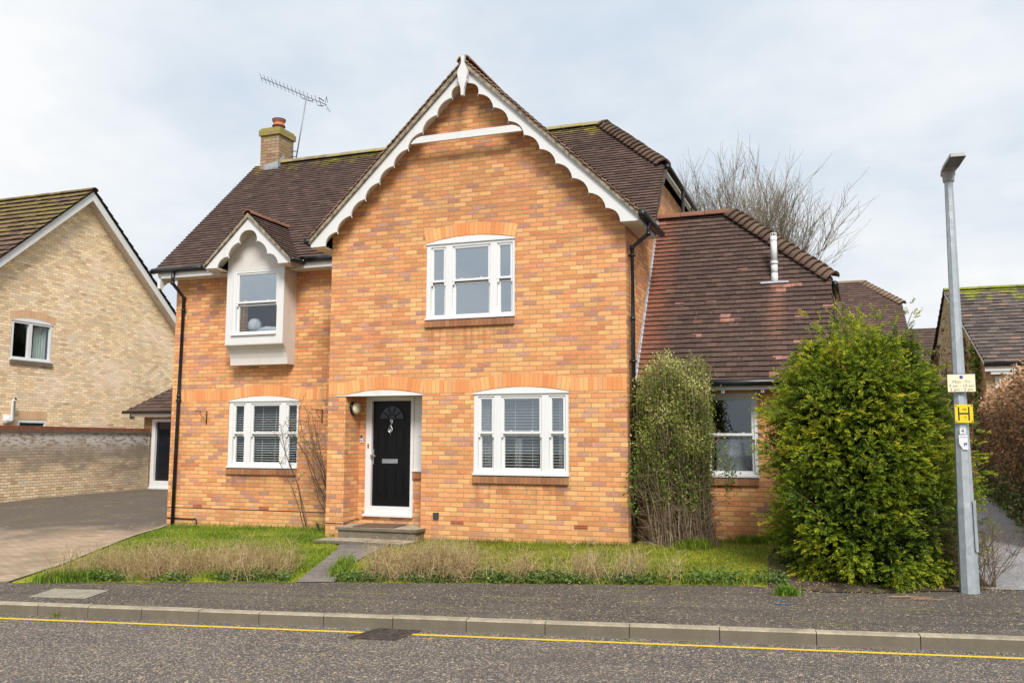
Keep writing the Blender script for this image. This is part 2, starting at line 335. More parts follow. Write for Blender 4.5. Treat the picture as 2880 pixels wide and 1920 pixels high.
M['twig'] = leafmat('brown_twig', [(0., (.06, .042, .028)), (.5, (.17, .12, .075)), (1., (.36, .27, .17))], 0)
M['greytwig'] = leafmat('grey_brown_twig', [(0., (.09, .075, .058)), (.5, (.17, .14, .105)), (1., (.30, .255, .17))], 0)
M['grass'] = leafmat('grass_blades', [(0., (.05, .10, .008)), (.4, (.125, .215, .016)), (.75, (.24, .32, .024)), (1., (.44, .38, .09))], .3)
M['mossgrass'] = leafmat('mossy_grass_blades', [(0., (.05, .07, .010)), (.4, (.17, .20, .022)), (.75, (.30, .31, .035)), (1., (.44, .36, .12))], .3)
M['straw'] = leafmat('dry_stalks', [(0., (.20, .13, .055)), (.4, (.46, .33, .155)), (.75, (.70, .53, .28)), (1., (.86, .72, .46))], .25)
M['ivy'] = leafmat('ground_ivy_leaves', [(0., (.03, .052, .016)), (.4, (.095, .16, .038)), (.75, (.19, .28, .055)), (1., (.36, .42, .07))], .2, .5, .35)
M['beech'] = leafmat('dry_beech_leaves', [(0., (.08, .045, .026)), (.3, (.24, .13, .065)), (.6, (.42, .24, .13)), (.85, (.58, .37, .21)), (1., (.70, .50, .32))], .2)
M['redleaf'] = leafmat('reddish_rose_leaves', [(0., (.07, .04, .02)), (.5, (.16, .07, .025)), (.8, (.13, .13, .03)), (1., (.30, .14, .04))], .3)
M['deadivy'] = leafmat('brown_creeper', [(0., (.07, .042, .026)), (.5, (.19, .125, .08)), (1., (.33, .25, .17))], .1)
M['litter'] = leafmat('pale_leaf_litter', [(0., (.20, .12, .06)), (.5, (.42, .32, .17)), (1., (.55, .47, .32))], .1)
M['flower'] = plain('yellow_petal', (.75, .58, .02), .6)
M['palepetal'] = plain('pale_blue_petal', (.62, .66, .82), .6)
M['daisy'] = plain('white_petal', (.8, .8, .75), .6)
M['mat'] = plain('coir_doormat', (.17, .095, .05), .95, var=.25, scale=60.)
M['cream_sign'] = plain('cream_sign_face', (.78, .72, .50), .5, var=.02)
M['yellow_sign'] = plain('yellow_sign_face', (.83, .58, .01), .45, var=.03)
M['ink'] = plain('black_sign_ink', (.02, .02, .02), .5)
M['blueink'] = plain('blue_sign_ink', (.05, .05, .35), .5)
M['lamplens'] = plain('lamp_lens', (.10, .092, .086), .35, 0., .1)
M['lampbody'] = plain('lamp_body_paint', (.30, .29, .275), .5)
M['lampband'] = plain('orange_marker', (.75, .38, .02), .5)
M['greenpane'] = plain('dark_green_frosted_pane', (.01, .06, .05), .3)
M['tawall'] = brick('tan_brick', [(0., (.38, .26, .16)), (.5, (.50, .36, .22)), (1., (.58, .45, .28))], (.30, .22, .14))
M['bark'] = plain('bark', (.09, .065, .045), .95, var=.3, scale=15.)
M['wood'] = plain('weathered_stick', (.38, .22, .12), .9, var=.2)

# ------------------------------------------------------------------ mesh helpers
class MB:
    def __init__(s): s.v = []; s.f = []; s.m = []; s.uvswap = set()
    def poly(s, pts, m=0):
        i = len(s.v); s.v += [tuple(p) for p in pts]; s.f.append(tuple(range(i, i + len(pts)))); s.m.append(m)
    def faces(s, pts, fs, m=0):
        i = len(s.v); s.v += [tuple(p) for p in pts]
        for f in fs: s.f.append(tuple(i + k for k in f)); s.m.append(m)
    def box(s, x0, x1, y0, y1, z0, z1, m=0, xf=None):
        x0, x1 = min(x0, x1), max(x0, x1); y0, y1 = min(y0, y1), max(y0, y1); z0, z1 = min(z0, z1), max(z0, z1)
        p = [(x0, y0, z0), (x1, y0, z0), (x1, y1, z0), (x0, y1, z0), (x0, y0, z1), (x1, y0, z1), (x1, y1, z1), (x0, y1, z1)]
        if xf: p = [xf(*q) for q in p]
        s.faces(p, [(3, 2, 1, 0), (4, 5, 6, 7), (0, 1, 5, 4), (1, 2, 6, 5), (2, 3, 7, 6), (3, 0, 4, 7)], m)
    def prism(s, pts, d, m=0):           # planar 3D outline pushed by vector d
        n = len(pts); d = Vector(d); a = [Vector(p) for p in pts]; b = [p + d for p in a]
        tr = tessellate_polygon([a]); s.faces(a + b, [tuple(t) for t in tr] + [tuple(n + k for k in reversed(t)) for t in tr] + [(i, (i + 1) % n, n + (i + 1) % n, n + i) for i in range(n)], m)
    def holed(s, outer, holes, fn, m=0, depth=None, md=None):   # 2D outline with holes -> 3D by fn ; depth: vector for the reveals
        loops = [[Vector((*p, 0)) for p in outer]] + [[Vector((*p, 0)) for p in h] for h in holes]
        flat = [p for l in loops for p in l]; tr = tessellate_polygon(loops)
        s.faces([fn(p.x, p.y) for p in flat], [tuple(t) for t in tr], m)
        if depth:
            d = Vector(depth)
            for h in holes:
                P = [Vector(fn(*p)) for p in h]; n = len(P)
                for i in range(n): s.poly([P[i], P[(i + 1) % n], P[(i + 1) % n] + d, P[i] + d], m if md is None else md)
    def plate(s, o, holes, y0, y1, m=0, back=False):  # rect (x0,x1,z0,z1) with rect holes in the XZ plane, front at y0, back at y1
        xs = sorted({o[0], o[1], *[h[0] for h in holes], *[h[1] for h in holes]}); zs = sorted({o[2], o[3], *[h[2] for h in holes], *[h[3] for h in holes]})
        for a, b in zip(xs, xs[1:]):
            for c, d in zip(zs, zs[1:]):
                mx, mz = (a + b) / 2, (c + d) / 2
                if any(h[0] < mx < h[1] and h[2] < mz < h[3] for h in holes): continue
                s.poly([(a, y0, c), (b, y0, c), (b, y0, d), (a, y0, d)], m)
        for r in [o] + holes:
            a, b, c, d = r; P = [(a, c), (b, c), (b, d), (a, d)]
            for i in range(4):
                p, q = P[i], P[(i + 1) % 4]; s.poly([(p[0], y0, p[1]), (q[0], y0, q[1]), (q[0], y1, q[1]), (p[0], y1, p[1])], m)
    def tube(s, path, r, n=8, m=0, r2=None, caps=True):
        P = [Vector(p) for p in path]; k = len(P); V = []
        for i, p in enumerate(P):
            d = (P[min(i + 1, k - 1)] - P[max(i - 1, 0)]).normalized()
            a = d.cross(Vector((0, 0, 1))); a = a.normalized() if a.length > 1e-3 else Vector((1, 0, 0)); b = d.cross(a)
            rr = r if r2 is None else r + (r2 - r) * i / (k - 1)
            V += [p + (a * math.cos(2 * PI * j / n) + b * math.sin(2 * PI * j / n)) * rr for j in range(n)]
        F = [(i * n + j, i * n + (j + 1) % n, (i + 1) * n + (j + 1) % n, (i + 1) * n + j) for i in range(k - 1) for j in range(n)]
        if caps: F += [tuple(range(n)), tuple(range((k - 1) * n, k * n))]
        s.faces(V, F, m)
    def lathe(s, c, prof, n=24, m=0, axis='z'):   # prof [(r, h)]
        V = []
        for r, h in prof:
            for j in range(n):
                a = 2 * PI * j / n; x, y = r * math.cos(a), r * math.sin(a)
                V.append({'z': (c[0] + x, c[1] + y, c[2] + h), 'x': (c[0] + h, c[1] + x, c[2] + y), 'y': (c[0] + x, c[1] + h, c[2] + y)}[axis])
        F = [(i * n + j, i * n + (j + 1) % n, (i + 1) * n + (j + 1) % n, (i + 1) * n + j) for i in range(len(prof) - 1) for j in range(n)]
        F += [tuple(range(n)), tuple(range((len(prof) - 1) * n, len(prof) * n))]
        s.faces(V, F, m)

LOCS = {}
def place(o, parent):
    COL.objects.link(o)
    if parent is not None:
        o.parent = parent
        if parent.name in LOCS: o.matrix_parent_inverse = Matrix.Translation(LOCS[parent.name]).inverted()
def obj(name, mb, mats, parent=None, smooth=False, uv=False, recalc=True, swap=False):
    if isinstance(mats, str): mats = [mats]
    me = bpy.data.meshes.new(name); me.from_pydata(mb.v, [], mb.f)
    for k in mats: me.materials.append(M[k])
    me.polygons.foreach_set('material_index', mb.m)
    if smooth: me.polygons.foreach_set('use_smooth', [True] * len(me.polygons))
    if recalc:
        b = bmesh.new(); b.from_mesh(me); bmesh.ops.recalc_face_normals(b, faces=b.faces); b.to_mesh(me); b.free()
    if uv:
        L = me.uv_layers.new(name='UVMap').data
        for p in me.polygons:
            n = p.normal
            if abs(n.z) > .95: T, W = Vector((1, 0, 0)), Vector((0, 1, 0))
            else:
                T = Vector((0, 0, 1)).cross(n).normalized()
                if (abs(T.x) > abs(T.y) and T.x < 0) or (abs(T.y) >= abs(T.x) and T.y < 0): T = -T
                W = Vector((0, 0, 1)) if abs(n.z) < .1 else n.cross(T)
            for li in p.loop_indices:
                co = me.vertices[me.loops[li].vertex_index].co; a, c = co.dot(T), co.dot(W)
                L[li].uv = (c, a) if swap else (a, c)
    me.update(); o = bpy.data.objects.new(name, me); place(o, parent)
    return o
def npobj(name, V, F, mats, parent=None, tint=None, smooth=False):
    V = np.asarray(V, np.float32).reshape(-1, 3); F = np.asarray(F, np.int32); k = F.shape[1]
    me = bpy.data.meshes.new(name); me.vertices.add(len(V)); me.vertices.foreach_set('co', V.ravel())
    me.loops.add(F.size); me.loops.foreach_set('vertex_index', F.ravel()); me.polygons.add(len(F))
    me.polygons.foreach_set('loop_start', np.arange(0, F.size, k, dtype=np.int32))
    me.materials.append(M[mats])
    if tint is not None:
        a = me.attributes.new('tint', 'FLOAT', 'POINT'); a.data.foreach_set('value', np.asarray(tint, np.float32))
    me.update(calc_edges=True)
    if smooth: me.polygons.foreach_set('use_smooth', [True] * len(F))
    o = bpy.data.objects.new(name, me); place(o, parent); return o
def tag(o, label=None, cat=None, group=None, kind=None):
    for k, v in (('label', label), ('category', cat), ('group', group), ('kind', kind)):
        if v: o[k] = v
    return o
def thing(name, label, cat, loc, group=None):
    o = bpy.data.objects.new(name, None); COL.objects.link(o); o.location = loc; o.empty_display_size = .2
    LOCS[o.name] = Vector(loc); return tag(o, label, cat, group)
def rebase(o, loc):                      # put a single-mesh thing's origin at its base
    l = Vector(loc); o.data.transform(Matrix.Translation(-l)); o.location = l; return o
def struct(o): o['kind'] = 'structure'; return o
def text(name, s, size, parent, m, loc, rot=(PI / 2, 0, 0), ext=.001, sx=1., bold=0., align='CENTER'):
    c = bpy.data.curves.new('txt', 'FONT'); c.body = s; c.size = size; c.extrude = ext; c.align_x = align; c.align_y = 'CENTER'; c.offset = bold; c.resolution_u = 4
    t = bpy.data.objects.new('txt', c); COL.objects.link(t); bpy.context.view_layer.update()
    me = bpy.data.meshes.new_from_object(t.evaluated_get(bpy.context.evaluated_depsgraph_get())); bpy.data.objects.remove(t); bpy.data.curves.remove(c)
    from mathutils import Euler
    me.transform(Matrix.Translation(loc) @ Euler(rot).to_matrix().to_4x4() @ Matrix.Diagonal((sx, 1, 1, 1)))
    me.materials.clear(); me.materials.append(M[m]); me.name = name
    o = bpy.data.objects.new(name, me); place(o, parent); return o

# ------------------------------------------------------------------ ground height
def lerp(a, b, t): return a + (b - a) * t
def interp(x, xs, ys): return float(np.interp(x, xs, ys))
YBX = [-40, -14, -6.95, -5.2, -3.4, -2.95, -.9, 1.86, 3.3, 4.4, 12, 40]; YBY = [-11.0, -6.6, -4.72, -4.15, -3.62, -3.44, -2.95, -2.25, -2.2, -1.75, -.7, 3.]
def yb(x): return interp(x, YBX, YBY)
def yk(x): return -5.0 + .134 * x
def zpb(x): return -.228 + .013 * (min(max(x, -12), 8) + 1)
def zk(x): return zpb(x) - .028
def zh(x): return interp(x, [-10, 0, 2.5, 3.2, 4.6], [-.215, -.02, .03, -.02, -.17])
def G(x, y):
    b = yb(x)
    if y <= b:
        return lerp(zk(x), zpb(x), min(max((y - yk(x)) / (b - yk(x)), 0), 1))
    t = min(max((y - b) / (-.3 - b), 0), 1) if b < -.3 else 1
    z = lerp(zpb(x), zh(x), t)
    if x < -9.6:
        t2 = min(max((y - b) / (4.5 - b), 0), 1); z2 = lerp(zpb(x), -.03, t2); z = lerp(z, z2, min((-9.6 - x) / .6, 1))
    return z
def sheet(name, poly, m, dz=0., step=.6, zf=None, parent=None):
    b = bmesh.new(); vs = [b.verts.new((x, y, 0)) for x, y in poly]; b.faces.new(vs)
    bmesh.ops.triangulate(b, faces=b.faces[:])
    x0, x1 = min(p[0] for p in poly), max(p[0] for p in poly); y0, y1 = min(p[1] for p in poly), max(p[1] for p in poly)
    cx = [c for c in np.arange(math.floor(max(x0, -16)), min(x1, 12), step)] ; cy = [c for c in np.arange(math.floor(max(y0, -9)), min(y1, 12), step)]
    for c in cx: bmesh.ops.bisect_plane(b, geom=b.verts[:] + b.edges[:] + b.faces[:], plane_co=(c, 0, 0), plane_no=(1, 0, 0))
    for c in cy: bmesh.ops.bisect_plane(b, geom=b.verts[:] + b.edges[:] + b.faces[:], plane_co=(0, c, 0), plane_no=(0, 1, 0))
    for v in b.verts: v.co.z = (zf or G)(v.co.x, v.co.y) + dz
    bmesh.ops.recalc_face_normals(b, faces=b.faces)
    if sum(f.normal.z for f in b.faces) < 0: bmesh.ops.reverse_faces(b, faces=b.faces[:])
    me = bpy.data.meshes.new(name); b.to_mesh(me); b.free(); me.materials.append(M[m]); o = bpy.data.objects.new(name, me); place(o, parent); return o
xs = [-300, -40, -14, -6.95, -5.2, -3.4, -2.95, -.9, 1.86, 3.3, 4.4, 12, 40, 300]
def ybb(x): return yb(max(min(x, 40), -40)) + (0.134 * (x - 40) if x > 40 else 0.134 * (x + 40) if x < -40 else 0)
back = [(x, ybb(x)) for x in xs]
struct(sheet('ground', back + [(300, 400), (-300, 400)], 'soil', -.012))
def road_z(x, y): return zk(x) - .118 - .012 * max(0, min((yk(x) - y), 3.))
struct(sheet('road', [(-300, yk(-300)), (300, yk(300)), (300, -120), (-300, -120)], 'road', 0, .8, road_z))
struct(sheet('pavement', [(x, yk(x) + .12) for x in xs] + back[::-1], 'pave', 0))
struct(sheet('driveway', [(-30, yb(-30)), (-14, yb(-14)), (-6.98, yb(-6.98)), (-7.45, -3.4), (-8.72, -.85), (-9.72, 1.35), (-9.85, 1.45), (-9.85, 9.6), (-30, 9.6)], 'pavers', .006))
struct(sheet('lawn', [(-6.75, yb(-6.75)), (-5.2, yb(-5.2)), (-3.4, yb(-3.4)), (-4.27, -1.2), (-4.6, -.75), (-4.95, -.4), (-5.0, .02), (-5.25, .02), (-5.25, 1.43), (-9.7, 1.43), (-8.66, -.85), (-7.38, -3.4)], 'soil', .004))
struct(sheet('garden_path', [(-3.4, yb(-3.4)), (-2.95, yb(-2.95)), (-3.4, -2.2), (-3.68, -.7), (-4.55, -.7), (-4.27, -1.2)], 'gpath', .008))
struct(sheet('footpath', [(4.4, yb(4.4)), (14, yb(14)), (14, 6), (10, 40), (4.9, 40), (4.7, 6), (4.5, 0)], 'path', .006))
struct(sheet('earth_bed', [(2.2, yb(2.2) - .05), (2.8, yb(2.8) - .24), (3.4, yb(3.4) - .20), (4.0, yb(4.0) - .14), (4.45, yb(4.45) - .16), (4.62, -1.6), (4.62, .8), (2.0, .3)], 'earth', .01))
# thin concrete edging of the driveway
def edging(pts, w=.07, h=.014):
    mb = MB(); P = []
    for (a, b), (c, d) in zip(pts, pts[1:]):
        n = max(1, int(math.hypot(c - a, d - b) / .5)); P += [(a + (c - a) * i / n, b + (d - b) * i / n) for i in range(n)]
    P.append(pts[-1])
    for (a, b), (c, d) in zip(P, P[1:]):
        L_ = math.hypot(c - a, d - b); nx, ny = (b - d) / L_ * w, (c - a) / L_ * w
        q = [(a, b), (c, d), (c + nx, d + ny), (a + nx, b + ny)]; mb.faces([(x, y, G(x, y) + h) for x, y in q] + [(x, y, G(x, y) - .05) for x, y in q], [(0, 1, 2, 3), (0, 1, 5, 4), (2, 3, 7, 6)])
    return struct(obj('driveway_edging', mb, 'slab'))
edging([(-9.72, 1.33), (-8.72, -.85), (-7.45, -3.4), (-7.0, -4.66)], -.07); edging([(-14, yb(-14) + .04), (-6.98, yb(-6.98) + .04)])
# kerb stones
mb = MB(); x = -4.72; jo = [-4.72]; L = .66
for k in range(16): x += (L + .022 * k) / 1.009; jo.append(x)
x = -4.72
while x > -24: x -= .63; jo.insert(0, x)
for a, b in zip(jo, jo[1:]):
    a += .004; b -= .004; j = random.uniform(-.004, .004)
    prof = [(0.012, -.3), (0.008, -.012), (.02, .0), (.125, .004), (.125, -.3)]
    P = []
    for x in (a, b):
        P += [(x - .134 * d, yk(x) + d, zk(x) + h + j) for d, h in prof]
    n = len(prof); mb.faces(P, [tuple(range(n))[::-1], tuple(range(n, 2 * n))] + [(i, (i + 1) % n, n + (i + 1) % n, n + i) for i in range(n)])
for a, b in zip(jo, jo[1:]): mb.faces([(x - .134 * d, yk(x) + d, zk(x) + h) for x in (a, b) for d, h in ((.018, -.3), (.018, -.008), (.122, -.004), (.122, -.3))], [(0, 1, 5, 4), (1, 2, 6, 5), (2, 3, 7, 6)], 1)
struct(obj('kerb', mb, ['kerb', 'earth'], recalc=False))
# yellow line
mb = MB()
def yl(xa, xb):
    xs = np.linspace(xa, xb, max(2, int(abs(xb - xa) / .5)))
    for a, b in zip(xs, xs[1:]):
        P = []
        for x, d in ((a, .225), (b, .225), (b, .16), (a, .16)): P.append((x, yk(x) - d, road_z(x, yk(x) - d) + .004))
        mb.poly(P)
yl(-40, -1.43); yl(-.93, 40)
struct(obj('yellow_line', mb, 'yline'))
mb = MB(); mb.poly([(x, y, G(x, y) + .005) for x, y in ((2.33, -3.36), (2.47, -3.38), (2.50, -3.29), (2.36, -3.27))]); struct(obj('pavement_paint_mark', mb, 'bluepaint'))
# drain grate
t = thing('drain_grate', 'rusty iron drain grate in the gutter between two lengths of yellow line', 'drain', (-1.18, -5.37, -.38))
def gxf(u, v, w):
    x = -1.18 + u * .991 - v * -.134 * 1.; y = yk(-1.18) - .24 + v + u * .134
    return (x, y, road_z(-1.18, yk(-1.18) - .2) + w)
mb = MB(); 
for a in ((-.235, .235, -.235, -.205), (-.235, .235, .205, .235), (-.235, -.205, -.205, .205), (.205, .235, -.205, .205)): mb.box(*a, -.02, .012, xf=gxf)
obj('frame', mb, 'grate', t)
mb = MB()
for i in range(9): mb.box(-.2, .2, -.19 + i * .045, -.172 + i * .045, -.02, .007, xf=gxf)
obj('bar', mb, 'grate', t); mb = MB(); mb.poly([gxf(*p, .0035) for p in ((-.205, -.205), (.205, -.205), (.205, .205), (-.205, .205))]); obj('pit', mb, 'dark', t)
# inspection cover
P = [(-5.85, -5.40), (-5.10, -5.30), (-5.25, -4.78), (-6.0, -4.88)]
mb = MB(); mb.prism([(x, y, G(x, y) + .008) for x, y in P], (0, 0, -.05))
o = tag(obj('inspection_cover', mb, 'cover'), 'pale concrete inspection cover set in the pavement beside the kerb', 'cover'); rebase(o, (-5.5, -5.1, -.3))

# ------------------------------------------------------------------ roofs
def tiled(mb, poly, w=.165, g=.1, m=0, seed=0, new=None, jitter=.003, lift=.03, mu=1):
    P = [Vector(p) for p in poly]; n = (P[1] - P[0]).cross(P[2] - P[0]).normalized()
    if n.z < 0: n = -n
    V = (Vector((0, 0, 1)) - n * n.z).normalized(); U = V.cross(n).normalized(); O = P[0]
    q = [((p - O).dot(U), (p - O).dot(V)) for p in P]; v0 = min(b for a, b in q); v1 = max(b for a, b in q)
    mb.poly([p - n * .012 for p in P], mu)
    r = random.Random(seed); rows = int((v1 - v0) / g) + 1
    def span(v):
        xs = []
        for (a, b), (c, d) in zip(q, q[1:] + q[:1]):
            if (b - v) * (d - v) <= 0 and abs(b - d) > 1e-6: xs.append(a + (c - a) * (v - b) / (d - b))
        return (min(xs), max(xs)) if len(xs) >= 2 else None
    for k in range(rows):
        v = v0 + k * g; s_ = span(min(v + g * .5, v1 - 1e-4))
        if not s_: continue
        a, b = s_; u = a - (w / 2 if k % 2 else 0)
        vt = min(v + g * 1.25, v1)
        while u < b - .01:
            ua, ub = max(u, a) + .0015, min(u + w, b) - .0015; u += w
            if ub - ua < .012: continue
            h = lift + r.uniform(-jitter, jitter); sk = r.uniform(-.002, .002); dv = r.uniform(-.004, .004)
            f = lambda uu, vv, hh: O + U * uu + V * vv + n * hh
            mm = m
            if new and r.random() < new: mm = 2
            mb.faces([f(ua, v + dv + sk, h), f(ub, v + dv - sk, h), f(ub, vt, .004), f(ua, vt, .004), f(ua, v + dv + sk, -.004), f(ub, v + dv - sk, -.004)], [(0, 1, 2, 3)], mm); b0 = len(mb.v) - 6; mb.f.append((b0 + 4, b0 + 5, b0 + 1, b0)); mb.m.append(mu)  # lower tile edge coloured near-black to paint the shadow line between courses
def ridge_tiles(mb, A, B, w=.13, seg=.45, m=0, h=.10, th=.02):
    A, B = Vector(A), Vector(B); d = B - A; n = max(1, round(d.length / seg)); D = d.normalized(); s = D.cross(Vector((0, 0, 1))).normalized(); up = s.cross(D)
    for k in range(n):
        a = A + d * (k / n) + D * .004; b = A + d * ((k + 1) / n) - D * .004; j = random.uniform(-.004, .004)
        V = []
        for p in (a, b):
            for rr in (1., .82):
                V += [p + s * math.cos(PI * i / 8) * w * rr + up * ((math.sin(PI * i / 8) * h) * rr - .02 + j) for i in range(9)]
        F = [(i, i + 1, 19 + i, 18 + i) for i in range(8)] + [(i, i + 1, 10 + i, 9 + i) for i in range(8)] + [(18 + i, 19 + i, 28 + i, 27 + i) for i in range(8)]
        mb.faces(V, F, m)
def bonnets(mb, A, B, N1, N2, n, w=.17, m=0, ph=.05):
    A, B = Vector(A), Vector(B); d = B - A; D = d.normalized(); up = (Vector(N1).normalized() + Vector(N2).normalized()).normalized(); s = D.cross(up).normalized()
    for k in range(n):
        p = A + d * (k / n); q = p + D * (d.length / n * 1.35); V = []; j = random.uniform(-.006, .006)
        for pt, ww, hh, lift in ((p, w, .085, .055 + j), (p, w * .86, .065, .04 + j), (q, w * .7, .07, .0)):
            V += [pt + s * math.cos(PI * i / 8) * ww + up * (math.sin(PI * i / 8) * hh + lift - ph * abs(math.cos(PI * i / 8))) for i in range(9)]
        F = [(i, i + 1, 10 + i, 9 + i) for i in range(8)] + [(i, i + 1, 19 + i, 18 + i) for i in range(8)]
        mb.faces(V, F, m)

# ------------------------------------------------------------------ windows
def arch(x0, x1, z, rise, n=14):
    return [(x0 + (x1 - x0) * i / n, z + rise * (1 - ((2 * i / n) - 1) ** 2)) for i in range(n + 1)]
def soldiers(mb, x0, x1, z, rise, h=.225, y=-.006, fan=.06, m=0, mm=1, xf=None):
    n = round((x1 - x0) / .0745); xf = xf or (lambda x, y, z: (x, y, z))
    cx = (x0 + x1) / 2; hw = (x1 - x0) / 2
    def A(t): return (x0 + (x1 - x0) * t, z + rise * (1 - (2 * t - 1) ** 2))
    def T(t):
        a = A(t); k = (2 * t - 1) * fan; return (a[0] + k * .8, a[1] + h - abs(k) * .1)
    for i in range(n):
        e = .0045 / (x1 - x0); t0, t1 = i / n + e, (i + 1) / n - e
        if rise == 0: j = random.uniform(-.002, .002)
        else: j = 0
        q = [A(t0), A(t1), T(t1), T(t0)]; q = [(q[0][0], q[0][1] + .004), (q[1][0], q[1][1] + .004), (q[2][0], q[2][1] - .004 + j), (q[3][0], q[3][1] - .004 + j)]
        mb.faces([xf(a, y, b) for a, b in q] + [xf(a, y + .02, b) for a, b in q], [(0, 1, 2, 3), (0, 1, 5, 4), (1, 2, 6, 5), (2, 3, 7, 6), (3, 0, 4, 7)], m)
    k = 12
    for i in range(k): mb.poly([xf(p[0], y + .004, p[1]) for p in (A(i / k), A((i + 1) / k), T((i + 1) / k), T(i / k))], mm)
def sill_bricks(mb, x0, x1, z0, z1, y0=-.04, y1=.03, xf=None, m=0):
    n = round((x1 - x0) / .0745); w = (x1 - x0) / n; xf = xf or (lambda x, y, z: (x, y, z))
    for i in range(n):
        j = random.uniform(-.002, .002); mb.box(x0 + i * w + .004, x0 + (i + 1) * w - .004, y0 + j, y1, z0, z1 + j, m, xf)
    mb.box(x0, x1, y0 + .01, y1, z0 + .004, z1 - .004, 1, xf)
def sash_window(house, o, cols, zlo, zmid, zhi, yw, glasses, rise=.085, name='window', blind=None, archboard=True, sill=True, sillz=None):
    """o=(x0,x1,z0,z1); cols = pane x-ranges; top panes zmid[1]..zhi, bottom panes zlo..zmid[0]"""
    x0, x1, z0, z1 = o; mb = MB(); g = .045
    opens = []
    for a, b in cols: opens += [(a - g, b + g, zmid[1] - .03, zhi + g), (a - g, b + g, zlo - .035, zmid[1] - .0305)]
    # the two sash openings share one hole per column, meeting rails are added after
    ho = [(a - g, b + g, zlo - .04, zhi + g) for a, b in cols]
    mb.plate(o, ho, yw + .012, yw + .11)
    for a, b in cols:
        mb.plate((a - g - .002, b + g + .002, zmid[1] - .035, zhi + g + .002), [(a, b, zmid[1], zhi)], yw + .032, yw + .065)
        mb.plate((a - g - .002, b + g + .002, zlo - .042, zmid[0] + .035), [(a, b, zlo, zmid[0])], yw + .068, yw + .10)
        mb.box(a - g + .004, b + g - .004, yw + .022, yw + .034, zmid[1] - .038, zmid[1] - .006)   # meeting rail nose
        mb.box(a - g + .002, a - .012, yw + .024, yw + .05, zmid[1] - .095, zmid[1] - .04); mb.box(b + .012, b + g - .002, yw + .024, yw + .05, zmid[1] - .095, zmid[1] - .04)
        mb.box(a - .012, b + .012, yw + .024, yw + .033, zhi + .012, zhi + .03)                       # glazing bead / vent
    for (a, b), (c, d) in zip(cols, cols[1:]):
        mb.box((b + c) / 2 - .004, (b + c) / 2 + .004, yw + .008, yw + .02, z0 + .05, z1 - .02)
    mb.box(x0 - .006, x1 + .006, yw - .03, yw + .05, z0, z0 + .028)                                   # projecting timber sill
    if rise and archboard:
        ap = arch(x0 - .012, x1 + .012, z1 + .003, rise)
        mb.prism([(a, yw - .004, b) for a, b in ap], (0, .05, 0))
        mb.box(x0 - .012, x1 + .012, yw - .012, yw + .02, z1 - .014, z1 + .002)
    w = obj(name, mb, 'upvc', house)
    pb = MB(); gi = {k: i for i, k in enumerate(sorted(set(glasses)))}
    for i, (a, b) in enumerate(cols):
        pb.poly([(a, yw + .055, zmid[1]), (b, yw + .055, zmid[1]), (b, yw + .055, zhi), (a, yw + .055, zhi)], gi[glasses[0]])
        pb.poly([(a, yw + .088, zlo), (b, yw + .088, zlo), (b, yw + .088, zmid[0]), (a, yw + .088, zmid[0])], gi[glasses[1]])
    obj('pane', pb, sorted(set(glasses)), w, recalc=False)
    for a, b in cols:
        if b - a > .3:
            for fx in (.2, .8): lf = MB(); lf.box(a + (b - a) * fx - .02, a + (b - a) * fx + .02, yw + .02, yw + .035, zmid[1] - .005, zmid[1] + .012); obj('sash_catch', lf, 'upvc', w)
    if sill:
        sb = MB(); s0, s1 = sillz or (z0 - .125, z0 - .02); sill_bricks(sb, x0, x1, s0, s1, yw - .045, yw + .03)
        sb.box(x0, x1, yw - .02, yw + .03, s1 + .001, z0 - .001, 2); obj('sill', sb, ['sillbrick', 'mortar', 'iron'], w)
    if blind:
        bb = MB(); z = zlo - .01; tilt = blind
        while z < zhi + .04:
            for a, b in ((x0 + .05, x1 - .05),):
                bb.poly([(a, yw + .15, z), (b, yw + .15, z), (b, yw + .19, z + tilt), (a, yw + .19, z + tilt)])
            z += .047
        for a, b in cols:
            cx = (a + b) / 2
            for c in ([] if b - a < .3 else [a + .15, b - .15]): bb.box(c - .0015, c + .0015, yw + .145, yw + .148, zlo - .02, zhi + .05)
        obj('blind', bb, 'blind', w, recalc=False)
    return w
def curtain(parent, x0, x1, z0, z1, y, m='curtain', amp=.02, k=40, name='curtain', taper=0.):
    mb = MB(); n = 36; V = []
    for i in range(n + 1):
        t = i / n; x = lerp(x0, x1, t); yy = y + math.sin(x * k * 3) * amp
        V += [(x, yy, z0), (lerp(x, x1, taper * t) if taper else x, yy, z1)]
    mb.faces(V, [(2 * i, 2 * i + 2, 2 * i + 3, 2 * i + 1) for i in range(n)]); return obj(name, mb, m, parent, smooth=True, recalc=False)

# ------------------------------------------------------------------ THE BRICK HOUSE
H = thing('brick_house', 'two-storey orange brick house with white scalloped gable and black front door', 'house', (-3.5, 2, 0))
RX = -2.625                                            # gable ridge line
UW = (-3.422, -1.834, 3.51, 4.803); LW = (-2.537, -.932, .968, 2.277); BW = (-8.436, -6.812, .97, 2.285)
def rect(r, rise=0): return [(r[0], r[2]), (r[1], r[2])] + ([(r[1], r[3]), (r[0], r[3])] if not rise else arch(r[0], r[1], r[3], rise)[::-1])
mb = MB()
gz = lambda x: 7.72 - .965 * abs(x - RX)
mb.holed([(-5.26, -.5), (0, -.5), (0, gz(0)), (RX, gz(RX)), (-5.26, gz(-5.26))], [rect(UW, .09), rect(LW, .085), [(-4.92, -.2), (-3.465, -.2), *arch(-4.92, -3.465, 2.268, .085)[::-1]]], lambda x, z: (x, 0, z), 0, (0, .11, 0))
